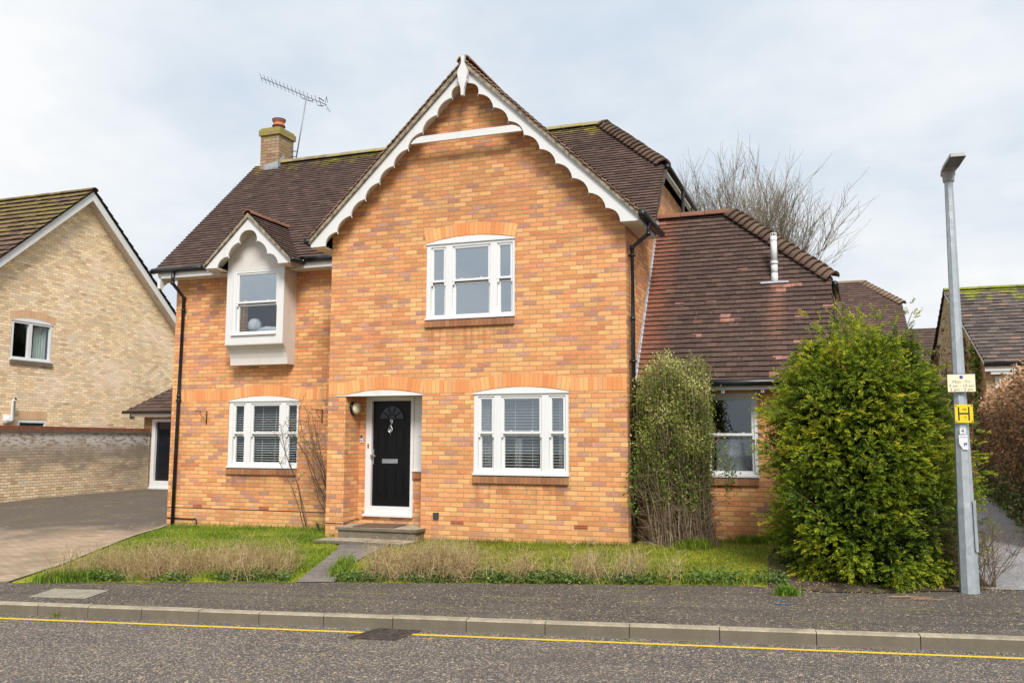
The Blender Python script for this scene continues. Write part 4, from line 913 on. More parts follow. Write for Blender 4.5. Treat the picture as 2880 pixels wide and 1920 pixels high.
# flue through the wing roof
fy = 1.655; fx = 2.10
mb = MB(); mb.tube([(fx, fy, 4.05), (fx, fy, 4.20), (fx, fy, 4.3)], .062, 16, r2=.052); mb.tube([(fx, fy, 4.24), (fx, fy, 4.42)], .054, 16); mb.tube([(fx, fy, 4.42), (fx, fy, 4.88)], .052, 16); mb.lathe((fx, fy, 4.405), [(.05, 0), (.062, 0), (.062, .05), (.05, .055)], 16); mb.lathe((fx, fy, 4.80), [(.05, 0), (.056, 0), (.056, .02), (.05, .022)], 16)
for k in range(7): a = 2 * PI * k / 7; mb.box(fx + math.cos(a) * .045 - .006, fx + math.cos(a) * .045 + .006, fy + math.sin(a) * .045 - .006, fy + math.sin(a) * .045 + .006, 4.88, 4.92)
mb.lathe((fx, fy, 4.92), [(0, 0), (.05, 0), (.05, .012), (0, .012)], 16)
fl = obj('flue', mb, 'greyplastic', H, True)
b = Vector((fx, 0, 0)); v0 = (4.06 - WE) / NV.z
mb = MB(); c = Vector((fx, WYE, WE)) + NV * v0; mb.prism([c + Vector((-.22, 0, 0)) + NN * .036, c + Vector((.22, 0, 0)) + NN * .036, c + Vector((.22, 0, 0)) + NV * .04 + NN * .034, c + Vector((-.22, 0, 0)) + NV * .04 + NN * .034], tuple(NN * .008)); obj('flashing', mb, 'lead', fl)
# steps
SZ = .095
mb = MB(); mb.box(-4.86, -3.37, -.34, -.003, SZ - .045, SZ); mb.box(-4.915, -3.47, -.003, .495, SZ - .045, SZ); mb.box(-4.82, -3.40, -.31, -.004, -.25, SZ - .045, 1); mb.box(-4.9, -3.48, .0, .49, -.25, SZ - .046, 1)
o = rebase(tag(obj('stone_step', mb, ['slab', 'slab']), 'upper stone slab step under the front door', 'step', 'front door steps'), (-4.1, 0, -.1))
mb = MB(); zz = -.075; x = -4.98
for w_ in (.38, .52, .48, .24): mb.box(x, x + w_ - .006, -.80, -.315, zz - .042, zz + random.uniform(-.004, .004)); x += w_
x = -4.94
while x < -3.4: mb.box(x, x + .205, -.775, -.32, zz - .16, zz - .045, 1); x += .212
mb.box(-4.935, -3.4, -.77, -.33, -.4, zz - .05, 2)
o = rebase(tag(obj('stone_step', mb, ['slab', 'sillbrick', 'mortar']), 'lower brick and slab step beside the garden path', 'step', 'front door steps'), (-4.1, -.55, -.25))
mb = MB(); mb.prism([(-4.56, -.30, SZ + .002), (-3.84, -.24, SZ + .002), (-3.90, .38, SZ + .002), (-4.62, .33, SZ + .002)], (0, 0, .014))
o = rebase(tag(obj('doormat', mb, 'mat'), 'brown coir doormat lying on the top step', 'doormat'), (-4.2, 0, SZ))

# hanging basket brackets
def bracket(x, lab, zt=2.08):
    mb = MB(); y = 1.40; mb.box(x - .008, x + .008, y, y + .012, zt - .25, zt + .01)
    mb.tube([(x, y, zt - .005), (x - .06, y - .19, zt), (x - .075, y - .23, zt + .012), (x - .08, y - .25, zt - .005), (x - .075, y - .235, zt - .022), (x - .07, y - .22, zt - .014)], .006, 6)
    mb.tube([(x, y, zt - .2), (x - .045, y - .13, zt - .06), (x - .052, y - .15, zt - .03), (x - .045, y - .13, zt - .012), (x - .038, y - .11, zt - .028)], .005, 6)
    rebase(tag(obj('basket_bracket', mb, 'iron'), lab, 'bracket', 'black iron basket brackets'), (x, 1.41, zt - .2))
bracket(-8.965, 'black iron hanging basket bracket on bare brick near the downpipe'); bracket(-6.27, 'black iron hanging basket bracket above the bare rose bush', 2.09)

# aerial
t = thing('television_aerial', 'long thin television aerial on a mast fixed to the chimney', 'aerial', (-9.25, 4.6, 8.3))
ay = 4.75; f_ = lambda x, z: (x, ay, z)
mb = MB(); mb.tube([(-9.22, 4.6, 8.30), (-9.075, ay, 9.90)], .016, 8); obj('mast', mb, 'mast', t, True)
mb = MB(); A0, A1 = Vector((-10.43, ay, 10.6)), Vector((-8.5, ay, 9.64)); mb.tube([A0, A1], .011, 6); mb.tube([f_(-9.25, 10.0), f_(-9.24, 9.94), f_(-9.2, 9.9), f_(-8.95, 9.79), f_(-8.9, 9.79), f_(-8.88, 9.83)], .012, 6); obj('boom', mb, 'alum', t, True)
mb = MB(); dv = Vector((.035, -.0, .075)) 
dv = Vector((.03, -.10, .07))
for i in range(16):
    p = A0.lerp(A1, i / 16.5); k = .95 if i < 14 else 1.2; mb.tube([p - dv * k, p + dv * k], .006, 5)
for u in (-1, 1):
    p = A1; mb.tube([p + Vector((.0, -.05, .02 * u)), p + Vector((.06, -.1 * u, .16 * u))], .007, 5); mb.tube([p + Vector((.06, -.1, .16 * u)), p + Vector((-.03, .1, .10 * u))], .006, 5)
    mb.tube([A0.lerp(A1, .92) + Vector((-.02, -.08, .10 * u)), A0.lerp(A1, .92) + Vector((.03, .08, .06 * u))], .012, 5)
obj('element', mb, 'alum', t)
mb = MB(); mb.tube([(-9.345, 4.58, 8.52), (-9.2, 4.6, 8.50)], .012, 6); mb.tube([(-9.345, 4.58, 8.40), (-9.215, 4.6, 8.36)], .012, 6); mb.tube([(-9.33, 4.6, 8.55), (-9.33, 4.6, 8.36)], .012, 6); obj('wall_bracket', mb, 'alum', t)

# ------------------------------------------------------------------ YELLOW BRICK HOUSE
YX = -19.2; Yh = thing('yellow_brick_house', 'pale yellow brick house with plain white bargeboards beyond the driveway', 'house', (-23, 7.8, 0))
AY, AZ2, SL = 7.83, 9.33, .875; EH = 4.98
yz = lambda y: 9.15 - SL * abs(y - AY)
mb = MB(); win = [(5.44, 3.80), (6.86, 3.80)] + [(b, c) for b, c in arch(5.44, 6.86, 4.93, .1)][::-1]; lowr = [(5.845, .95), (6.83, .95), (6.83, 2.075), (5.845, 2.075)]
mb.holed([(3.1, -.3), (12.55, -.3), (12.55, yz(12.55)), (AY, yz(AY)), (3.1, yz(3.1))], [win, lowr], lambda y, z: (YX, y, z), 0, (-.1, 0, 0))
mb.poly([(YX, 3.1, -.3), (YX - 9, 3.1, -.3), (YX - 9, 3.1, 5.0), (YX, 3.1, 5.0)]); mb.poly([(YX, 12.55, -.3), (YX - 9, 12.55, -.3), (YX - 9, 12.55, 5.0), (YX, 12.55, 5.0)]); mb.poly([(YX - 9, 3.1, -.3), (YX - 9, 12.55, -.3), (YX - 9, 12.55, 5.0), (YX - 9, AY, 9.0), (YX - 9, 3.1, 5.0)])
obj('wall', mb, 'ybrick', Yh, uv=True, recalc=False)
mb = MB(); mb.box(YX - 1.6, YX - 1.5, 4, 11.5, 0, 5.2); obj('inner_partition', mb, 'dark', Yh)
mb = MB(); e0 = AZ2 - SL * EH
tiled(mb, [(YX + .36, AY - EH, e0), (YX + .36, AY, AZ2), (YX - 9.3, AY, AZ2), (YX - 9.3, AY - EH, e0)], .30, .31, seed=21, jitter=.012, lift=.065)
tiled(mb, [(YX + .36, AY + EH, e0), (YX + .36, AY, AZ2), (YX - 9.3, AY, AZ2), (YX - 9.3, AY + EH, e0)], .30, .31, seed=22, jitter=.008, lift=.045)
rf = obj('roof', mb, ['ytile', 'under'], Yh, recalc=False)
mb = MB(); ridge_tiles(mb, (YX + .37, AY, AZ2), (YX - 9.3, AY, AZ2), .14, .45); obj('ridge', mb, 'ytile', rf, recalc=False)
for s in (-1, 1):
    mb = MB(); w_ = .25
    mb.prism([(YX + .30, AY, AZ2 - .05), (YX + .30, AY + s * EH, e0 - .05), (YX + .30, AY + s * EH, e0 - .05 - w_), (YX + .30, AY + s * (EH - .1), e0 - .05 - w_ + .087), (YX + .30, AY, AZ2 - .05 - w_ * 1.15)], (-.03, 0, 0)); obj('bargeboard', mb, 'white', Yh)
    mb = MB(); mb.prism([(YX + .27, AY, AZ2 - .05 - w_ * 1.1), (YX + .27, AY + s * (EH - .05), e0 - .02 - w_), (YX - .0, AY + s * (EH - .05), e0 - .02 - w_), (YX - .0, AY, AZ2 - .05 - w_ * 1.1)], (0, 0, .02)); obj('soffit', mb, 'soffit', Yh)
    mb = MB(); ye = AY + s * (EH - .06); mb.box(YX + .002, YX + .30, *sorted((ye, ye - s * .3)), e0 - .62, e0 - .28); obj('box_end', mb, 'white', Yh)
def sidewin(y0, y1, z0, z1, mull, rise, pane, cur=False):
    mb = MB(); f = lambda x, y, z: (YX - y, x, z)
    def bx(a, b, c, d, e, g): mb.box(YX - d, YX - c, a, b, e, g)
    bx(y0, y0 + .06, .0, .08, z0, z1); bx(y1 - .06, y1, .0, .08, z0, z1); bx(y0 + .06, y1 - .06, .0, .08, z0, z0 + .08); bx(y0 + .06, y1 - .06, .0, .08, z1 - .075, z1)
    if mull: bx(mull - .06, mull + .06, .0, .08, z0 + .08, z1 - .075)
    bx(y0 - .02, y1 + .02, -.05, .05, z0 - .02, z0 + .02)
    if rise: mb.prism([(YX + .006, a, b) for a, b in arch(y0 - .03, y1 + .03, z1 + .003, rise)], (-.05, 0, 0)); bx(y0 - .03, y1 + .03, -.02, .01, z1 - .012, z1 + .002)
    w = obj('window', mb, 'upvc', Yh); p = MB(); p.poly([(YX - .05, y0 + .05, z0 + .07), (YX - .05, y1 - .05, z0 + .07), (YX - .05, y1 - .05, z1 - .07), (YX - .05, y0 + .05, z1 - .07)]); obj('pane', p, pane, w, recalc=False)
    return w
w = sidewin(5.46, 6.84, 3.80, 4.93, 6.09, .1, 'glass_lo')
mb = MB(); n = 30; V = []
for i in range(n + 1): y = lerp(6.32, 6.80, i / n); V += [(YX - .16 + .02 * math.sin(y * 70), y, 3.8), (YX - .16 + .02 * math.sin(y * 70), y, 4.95)]
mb.faces(V, [(2 * i, 2 * i + 2, 2 * i + 3, 2 * i + 1) for i in range(n)]); obj('curtain', mb, 'greencurtain', w, True, recalc=False)
mb = MB(); sx = lambda x, y, z: (YX - y, x, z); soldiers(mb, 5.40, 6.92, 4.935, .1, .225, -.006, .05, xf=sx); obj('brick_arch', mb, ['ysoldier', 'mortar'], Yh); mb = MB(); soldiers(mb, 5.85, 6.84, 2.085, 0, .225, -.006, 0, xf=sx); obj('soldier_course', mb, ['ysoldier', 'mortar'], Yh)
mb = MB(); mb.box(YX - .02, YX + .05, 5.44, 6.9, 3.66, 3.775); obj('sill', mb, 'slab', w)
sidewin(5.85, 6.83, .96, 2.07, None, 0, 'greenpane')
mb = MB(); mb.box(YX + .002, YX + .04, 5.36, 5.66, 1.95, 2.19); mb.tube([(YX + .06, 5.55, 2.02), (YX + .14, 5.55, 2.06), (YX + .14, 5.55, 2.60), (YX + .20, 5.55, 2.64)], .055, 12); fl = obj('boiler_flue', mb, 'upvc', Yh, True)
mb = MB(); mb.lathe((YX + .2, 5.55, 2.645), [(0, 0), (.045, 0), (.045, .003), (0, .003)], 14, axis='x'); obj('flue_mouth', mb, 'dark', fl)
mb = MB(); mb.box(YX + .002, YX + .03, 10.14, 10.33, 2.24, 2.37); obj('wall_vent', mb, 'darkgrey', Yh)

# garden wall
def gw(t): return Vector((-16.74, 3.36, 0)).lerp(Vector((-17.675, 9.44, 0)), t)
A, B = gw(-1.1), gw(1.0); d = (B - A).normalized(); nrm = Vector((d.y, -d.x, 0)); 
if nrm.x < 0: nrm = -nrm
t = thing('garden_wall', 'weathered pale brick garden wall with red brick coping along the driveway', 'wall', tuple(A.lerp(B, .5)))
mb = MB(); P = [A + nrm * .0, B + nrm * .0, B - nrm * .22, A - nrm * .22]; mb.prism([(p.x, p.y, -.5) for p in P], (0, 0, 2.2)); obj('brickwork', mb, 'wbrick', t, uv=True)
mb = MB(); n = int((B - A).length / .075); 
for i in range(n):
    a = A + d * (i * .075 + .004); b = A + d * (i * .075 + .071); j = random.uniform(-.003, .003)
    P = [a + nrm * .015, b + nrm * .015, b - nrm * .235, a - nrm * .235]; mb.prism([(p.x, p.y, 1.757 + j) for p in P], (0, 0, .105))
P = [A + nrm * .045, B + nrm * .045, B - nrm * .265, A - nrm * .265]; mb.prism([(p.x, p.y, 1.702) for p in P], (0, 0, .052), 1)
obj('coping', mb, ['coping', 'kerb'], t)

# outbuilding with door at the end of the driveway
t = thing('outbuilding', 'small brick outbuilding with dark hipped roof and white framed dark door', 'outbuilding', (-15, 10, 0))
gy = 9.5
mb = MB(); mb.box(-17.99, -17.665, gy, gy + 3, -.2, 2.24); mb.box(-13.0, -10.6, gy, gy + 3, -.2, 2.24); mb.box(-17.99, -10.6, gy + 3, gy + 3.1, -.2, 2.24); mb.box(-17.665, -13.0, gy + .02, gy + .3, 2.17, 2.24); obj('wall', mb, 'chimbrick', t, uv=True)
mb = MB(); a, b, c, e = (-18.45, gy - .35, 2.41), (-10.3, gy - .35, 2.41), (-12.6, gy + 1.8, 4.2), (-16.0, gy + 1.8, 4.2); tiled(mb, [a, b, c, e], .3, .17, seed=31, lift=.03); tiled(mb, [a, (-18.45, gy + 3.9, 2.41), e], .3, .17, seed=32); tiled(mb, [(-18.45, gy + 3.9, 2.41), (-10.3, gy + 3.9, 2.41), c, e], .3, .3, seed=33); obj('roof', mb, ['gtile', 'under'], t, recalc=False)
mb = MB(); mb.tube([(-18.5, gy - .4, 2.38), (-10.3, gy - .4, 2.38)], .05, 8); obj('gutter', mb, 'black', t, True)
mb = MB(); mb.box(-18.23, -10.4, gy - .33, gy - .30, 2.25, 2.36); mb.box(-18.2, -10.4, gy - .30, gy, 2.25, 2.265); obj('fascia', mb, 'white', t)
mb = MB(); mb.plate((-17.665, -15.6, .0, 2.17), [(-17.53, -15.75, .23, 2.08)], gy + .0, gy + .1); mb.box(-17.7, -15.55, gy - .03, gy + .1, -.05, .03); df = obj('door_frame', mb, 'upvc', t)
mb = MB(); mb.box(-17.53, -15.75, gy + .09, gy + .12, .23, 2.08); mb.box(-17.33, -16.95, gy + .075, gy + .1, .4, 1.88); mb.box(-16.85, -16.4, gy + .075, gy + .1, .4, 1.88); obj('door', mb, 'navydoor', t)
mb = MB(); mb.box(-15.59, -13.0, gy + .05, gy + .1, -.1, 2.17); obj('infill_panel', mb, 'white', t)

# ------------------------------------------------------------------ houses to the right
t = thing('tiled_house', 'house with dark mossy roof and creeper-covered gable behind the brown hedge', 'house', (10, 23.5, 0))
E1, AP, E2 = Vector((7.52, 20, 4.16)), Vector((6.70, 23.5, 7.21)), Vector((6.30, 27, 4.16)); LX = 16.
mb = MB(); tiled(mb, [E1, (LX, 20, 4.16), (LX, 23.5, 7.21), AP], .30, .21, seed=41, jitter=.012, lift=.045); tiled(mb, [AP, (LX, 23.5, 7.21), (LX, 27, 4.16), E2], .3, .3, seed=42, lift=.03)
rf = obj('roof', mb, ['rtile', 'under'], t, recalc=False); mb = MB(); ridge_tiles(mb, AP, (LX, 23.5, 7.21), .15, .4); obj('ridge', mb, 'rtile', rf, recalc=False)
mb = MB(); W1, W2 = Vector((7.60, 20.3, 0)), Vector((6.42, 26.7, 0))
mb.poly([(7.56, 20.35, -.2), (6.45, 26.7, -.2), (6.45, 26.7, 4.3), (6.76, 23.5, 7.1), (7.56, 20.35, 4.35)]); mb.poly([(7.56, 20.35, -.2), (LX, 20.35, -.2), (LX, 20.35, 4.2), (7.56, 20.35, 4.2)]); obj('wall', mb, 'tawall', t, uv=True, recalc=False)
mb = MB(); mb.tube([(7.48, 19.95, 4.10), (LX, 19.95, 4.10)], .07, 8); obj('gutter', mb, 'black', t, True)
mb = MB(); mb.box(7.5, LX, 20.0, 20.03, 3.88, 4.06); mb.box(7.68, LX, 20.04, 20.34, 3.78, 3.88); mb.prism([E1 + Vector((.0, .01, -.04)), AP + Vector((.02, 0, -.04)), AP + Vector((.02, 0, -.16)), E1 + Vector((0, .01, -.16))], (.03, 0, 0)); obj('fascia', mb, 'white', t)
mb = MB(); mb.plate((7.83, 10.2, 2.4, 3.72), [(7.93, 8.9, 2.5, 3.615), (9.0, 10.1, 2.5, 3.615)], 20.32, 20.4); w = obj('window', mb, 'upvc', t); mb = MB(); mb.box(7.93, 10.1, 20.38, 20.39, 2.5, 3.61); obj('pane', mb, 'navydoor', w)

t = thing('hipped_house', 'distant brown hipped tile roof between the wing roof and the yew', 'house', (2.5, 24, 0))
mb = MB(); RZ2 = 7.10; e = 4.4
tiled(mb, [(-2, 17.2, e), (5.15, 17.2, e), (5.0, 18.95, 6.12), (3.77, 20, RZ2), (-2, 20, RZ2)], .2, .13, seed=51); tiled(mb, [(5.0, 18.95, 6.12), (5.0, 21.05, 6.12), (3.77, 20, RZ2)], .2, .2, seed=52); tiled(mb, [(-2, 22.8, e), (-2, 20, RZ2), (3.77, 20, RZ2), (5.0, 21.05, 6.12), (5.15, 22.8, e)], .3, .3, seed=53)
obj('roof', mb, ['tile', 'under'], t, recalc=False)
mb = MB(); ridge_tiles(mb, (-2, 20, RZ2), (3.78, 20, RZ2), .13, .4); bonnets(mb, (5.02, 18.95, 6.12), (3.77, 20, RZ2), (0, -1, 1), (1, 0, 1), 12); obj('ridge', mb, 'ridge_old', t, recalc=False)
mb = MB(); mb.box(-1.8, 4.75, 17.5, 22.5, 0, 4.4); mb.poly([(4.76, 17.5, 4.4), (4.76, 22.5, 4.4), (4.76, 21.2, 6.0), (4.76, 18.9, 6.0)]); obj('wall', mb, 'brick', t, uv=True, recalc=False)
t = thing('low_house', 'low dark tiled roof half hidden behind the yew and a leafless shrub', 'house', (6, 30, 0))
mb = MB(); tiled(mb, [(4.2, 27.5, 4.1), (8.6, 27.5, 4.1), (7.0, 30, 6.55), (5.2, 30, 6.55)], .3, .2, seed=61); tiled(mb, [(4.2, 27.5, 4.1), (4.2, 32.5, 4.1), (5.2, 30, 6.55)], .3, .3, seed=62); tiled(mb, [(8.6, 27.5, 4.1), (8.6, 32.5, 4.1), (7.0, 30, 6.55)], .3, .3, seed=63); obj('roof', mb, ['gtile', 'under'], t, recalc=False)
mb = MB(); mb.box(4.5, 8.3, 27.8, 32.2, 0, 4.1); obj('wall', mb, 'tawall', t, uv=True)

# ------------------------------------------------------------------ STREET LAMP AND SIGNS
LXp, LYp = 4.352, -2.0; LZ = G(LXp, LYp)
t = thing('street_lamp', 'tall galvanised steel street lamp standing beside the yew bush', 'street lamp', (LXp, LYp, LZ))
mb = MB(); V = []; prof = [(-.3, .104), (0, .104), (.95, .096), (1.0, .092), (1.9, .078), (2.6, .066), (4.3, .050), (4.78, .047)]
for h, r in prof: V += [(LXp + math.cos(2 * PI * (j + .5) / 8 + .12) * r, LYp + math.sin(2 * PI * (j + .5) / 8 + .12) * r, LZ + h) for j in range(8)]
mb.faces(V, [(i * 8 + j, i * 8 + (j + 1) % 8, i * 8 + 8 + (j + 1) % 8, i * 8 + 8 + j) for i in range(len(prof) - 1) for j in range(8)]); obj('post', mb, 'galv', t)
mb = MB(); dx, dy = .085, -.03
mb.prism([(LXp + .070, LYp - .082, LZ + .48), (LXp + .082, LYp - .075, LZ + .455), (LXp + .105, LYp - .036, LZ + .455), (LXp + .108, LYp - .028, LZ + .48), (LXp + .100, LYp - .026, LZ + 1.02), (LXp + .066, LYp - .078, LZ + 1.02)], (.004, -.004, 0)); obj('access_door', mb, 'galv', t)
mb = MB(); mb.box(LXp + .099, LXp + .106, LYp - .03, LYp - .01, LZ + .93, LZ + 1.03); obj('marker_strip', mb, 'lampband', t)
# lantern: flat LED head reaching out over the pavement
ez = LZ + 4.78; a = math.atan2(-.66, .06); D = Vector((math.cos(a), math.sin(a), .03)).normalized(); Sd = Vector((-D.y, D.x, 0)).normalized(); Uz = D.cross(Sd)
if Uz.z < 0: Uz = -Uz
B0 = Vector((LXp, LYp, ez + .06))
def lp(u, s_, h): return B0 + D * u + Sd * s_ + Uz * h
mb = MB(); out = [(-.16, .04), (-.14, .06), (.03, .075), (.16, .085), (.53, .085), (.56, .078)]; ring = [(u, s_) for u, s_ in out] + [(u, -s_) for u, s_ in out[::-1]]
n = len(ring); bot = [lp(u, s_, .0) for u, s_ in ring]; top = [lp(u * .97, s_ * .9, .055 if u < .1 else .045) for u, s_ in ring]; mb.faces(bot + top, [tuple(range(n))[::-1], tuple(range(n, 2 * n))] + [(i, (i + 1) % n, n + (i + 1) % n, n + i) for i in range(n)]); ln = obj('lantern', mb, 'lampbody', t)
mb = MB(); mb.prism([lp(.19, .07, -.002), lp(.53, .07, -.002), lp(.53, -.07, -.002), lp(.19, -.07, -.002)], tuple(Uz * -.006)); obj('lens', mb, 'lamplens', ln)
mb = MB(); mb.lathe((LXp, LYp, ez - .06), [(.05, 0), (.062, .0), (.066, .06), (.075, .12), (0, .125)], 16); mb.box(LXp - .075, LXp + .075, LYp - .02, LYp + .05, ez + .02, ez + .065); obj('spigot', mb, 'lampbody', t)
# signs face the road
sy = LYp - .105
def sgn(x, z): return (x, sy, z)
t = thing('parking_sign', 'cream parking restriction sign reading Mon - Fri high on the lamp post', 'sign', (4.365, sy, 2.08))
mb = MB(); mb.box(4.218, 4.512, sy, sy + .004, 2.078, 2.286); obj('border', mb, 'ink', t); mb = MB(); mb.box(4.223, 4.507, sy - .002, sy, 2.083, 2.281); obj('plate', mb, 'cream_sign', t)
text('lettering', 'Mon - Fri', .044, t, 'ink', (4.366, sy - .0025, 2.196), sx=1.12, bold=-.0006); text('lettering', '9 am - 10 am', .044, t, 'ink', (4.366, sy - .0025, 2.150), sx=1.10, bold=-.0006); text('lettering', '2 pm - 3 pm', .044, t, 'ink', (4.366, sy - .0025, 2.107), sx=1.10, bold=-.0006)
mb = MB(); mb.lathe((4.366, sy - .004, 2.249), [(0, 0), (.019, 0), (.019, .002), (0, .002)], 20, axis='y'); obj('roundel', mb, 'blueink', t)
t = thing('hydrant_sign', 'yellow hydrant sign with a black H on the lamp post', 'sign', (4.375, sy, 1.73))
mb = MB(); mb.box(4.284, 4.468, sy, sy + .004, 1.733, 1.937); obj('plate', mb, 'yellow_sign', t)
mb = MB(); 
for a, b, c, d in ((4.315, 4.330, 1.757, 1.913), (4.419, 4.434, 1.757, 1.913), (4.330, 4.419, 1.827, 1.845)): mb.box(a, b, sy - .002, sy - .0005, c, d)
for x in (4.297, 4.455):
    for z in (1.747, 1.923): mb.lathe((x, sy - .003, z), [(0, 0), (.007, 0), (.007, .002), (0, .002)], 10, axis='y')
obj('letter_h', mb, 'ink', t); text('lettering', '100', .034, t, 'ink', (4.378, sy - .001, 1.882)); text('lettering', '15', .034, t, 'ink', (4.385, sy - .001, 1.793))
sy2 = LYp - .0885
t = thing('number_sticker', 'small pale sticker with number 4 on the lamp post', 'sticker', (4.352, sy2, 1.61)); mb = MB(); mb.box(4.325, 4.385, sy2, sy2 + .004, 1.605, 1.672); obj('plate', mb, 'upvc', t); text('lettering', '4', .062, t, 'ink', (4.355, sy2 - .001, 1.64), bold=.0)
sy3 = LYp - .0915
t = thing('dog_sticker', 'white sticker with a small dog silhouette below the number 4', 'sticker', (4.36, sy3, 1.43)); mb = MB(); mb.prism([(4.312, sy3, 1.595), (4.402, sy3, 1.595), (4.402, sy3, 1.43), (4.35, sy3, 1.43), (4.312, sy3, 1.50)], (0, .004, 0)); obj('plate', mb, 'upvc', t)
mb = MB(); q = [(4.36, 1.465), (4.366, 1.466), (4.369, 1.485), (4.385, 1.486), (4.386, 1.468), (4.391, 1.468), (4.391, 1.495), (4.397, 1.512), (4.39, 1.514), (4.386, 1.505), (4.366, 1.503), (4.358, 1.51), (4.36, 1.49)]; mb.prism([(a, sy3 - .001, b) for a, b in q], (0, .001, 0)); mb.box(4.318, 4.398, sy3 - .001, sy3 - .0005, 1.568, 1.572); obj('dog_mark', mb, 'blueink', t)

# ------------------------------------------------------------------ VEGETATION
def unit(v): return v / np.maximum(np.linalg.norm(v, axis=-1, keepdims=True), 1e-9)
def leaves(C, D, L, W, T, cup=0.):
    """diamond leaves: centre-base C, direction D, length L, width W (arrays), tint T"""
    n = len(C); D = unit(D); R = rng.normal(size=(n, 3)); S_ = unit(np.cross(D, R)); L = np.broadcast_to(np.asarray(L), (n,))[:, None]; W = np.broadcast_to(np.asarray(W), (n,))[:, None]
    N = np.cross(D, S_)
    V = np.stack([C, C + D * L * .45 + S_ * W * .5 + N * L * cup, C + D * L, C + D * L * .45 - S_ * W * .5 + N * L * cup], 1).reshape(-1, 3)
    F = np.arange(4 * n).reshape(n, 4); return V, F, np.repeat(T, 4)
def tubes(paths, r0, r1, sides=4, tint=None):
    """paths (n,k,3)"""
    P = np.asarray(paths); n, k, _ = P.shape; d = np.gradient(P, axis=1); d = unit(d); ref = np.where(np.abs(d[..., 2:3]) > .9, np.array([1., 0, 0]), np.array([0, 0, 1.])); a = unit(np.cross(d, ref)); b = np.cross(d, a)
    t = np.linspace(0, 1, k)[None, :, None]; r = np.asarray(r0).reshape(-1, 1, 1) * (1 - t) + np.asarray(r1).reshape(-1, 1, 1) * t
    ang = np.arange(sides) * 2 * PI / sides; V = P[:, :, None, :] + r[..., None] * (a[:, :, None, :] * np.cos(ang)[None, None, :, None] + b[:, :, None, :] * np.sin(ang)[None, None, :, None])
    V = V.reshape(-1, 3); base = (np.arange(n)[:, None, None] * k + np.arange(k - 1)[None, :, None]) * sides; j = np.arange(sides)[None, None, :]; j2 = (j + 1) % sides
    F = np.stack(np.broadcast_arrays(base + j, base + j2, base + sides + j2, base + sides + j), -1).reshape(-1, 4)
    T = np.repeat(np.broadcast_to(tint if tint is not None else .5, (n,)), k * sides); return V, F, T
def merge(*vft):
    V, F, T = [], [], []; o = 0
    for v, f, t_ in vft: V.append(v); F.append(f + o); T.append(t_); o += len(v)
    return np.concatenate(V), np.concatenate(F), np.concatenate(T)
def clump(P, s, seed=0.):
    x, y, z = (P * s).T; return .5 + .25 * np.sin(x * 1.7 + seed + 1.3 * np.sin(y * 1.1 + seed)) * np.cos(z * 1.9 - seed) + .25 * np.sin(y * 2.3 + z * 1.4 + seed * 2 + np.sin(x * 1.6))
def Gv(x, y): return np.array([G(a, b) for a, b in zip(x, y)])
def bend(p0, d0, length, k, up=0., wob=.1):
    """(n,k,3) curved stems"""
    n = len(p0); P = [p0]; d = unit(d0); st = (np.asarray(length).reshape(-1, 1)) / (k - 1)
    for i in range(k - 1):
        d = unit(d + np.array([0, 0, up]) + rng.normal(size=(n, 3)) * wob); P.append(P[-1] + d * st)
    return np.stack(P, 1)

# --- yew
YC = np.array([3.29, -1.12]); yz0 = -.2
t = thing('yew_bush', 'large feathery yellow-green yew bush between the wing and the lamp post', 'bush', (YC[0], YC[1], yz0))
PZ = [-.25, -.05, .3, .9, 1.5, 2.0, 2.35, 2.65, 2.88, 3.02]; PR = [.86, 1.0, 1.09, 1.11, 1.07, .99, .88, .74, .52, .16]
def yrad(th, z):
    r = np.interp(z, PZ, PR); return r * (1.0 + .05 * np.sin(3 * th + z * 2.1) + .06 * np.sin(5 * th - z * 4.3 + 1) + .07 * np.sin(8 * th + z * 7.5 + 2) + .05 * np.sin(13 * th - z * 11))
# limbs
nl = 230; th = rng.uniform(0, 2 * PI, nl); h0 = rng.uniform(0, 1, nl) ** .9 * 2.25 + yz0 + .02; zt = np.minimum(h0 + rng.uniform(.15, .85, nl), 2.95); rt = yrad(th, zt) * rng.uniform(.86, 1.12, nl); rt[40:130] *= rng.uniform(1.02, 1.17, 90)
h0[130:185] = rng.uniform(.05, .5, 55); zt[130:185] = rng.uniform(-.12, .3, 55); rt[130:185] = yrad(th[130:185], zt[130:185]) * rng.uniform(.9, 1.12, 55) * np.where(np.cos(th[130:185]) < -.2, .84, 1.05)
# strong leaders at the top
lead = 16; h0[:lead] = rng.uniform(1.6, 2.3, lead); zt[:lead] = rng.uniform(2.65, 3.2, lead); rt[:lead] = rng.uniform(.1, .72, lead)
p0 = np.stack([YC[0] + np.cos(th) * .12, YC[1] + np.sin(th) * .12, h0], 1); p3 = np.stack([YC[0] + np.cos(th) * rt, YC[1] + np.sin(th) * rt, zt], 1)
mid = (p0 + p3) / 2 + np.array([0, 0, -.10]) + rng.normal(size=(nl, 3)) * .05
s = np.linspace(0, 1, 7)[None, :, None]; LP = (1 - s) ** 2 * p0[:, None] + 2 * s * (1 - s) * mid[:, None] + s ** 2 * p3[:, None]
V, F, T = tubes(LP, np.full(nl, .014), np.full(nl, .004), 4, rng.uniform(.1, .6, nl))
npobj('limb', V, F, 'twig', t, T)
V, F, T = tubes(np.array([[[YC[0], YC[1], -.4], [YC[0] + .03, YC[1], 1.0], [YC[0], YC[1] + .03, 2.6]]]), [.09], [.03], 8, np.array([.3])); npobj('trunk', V, F, 'twig', t, T)
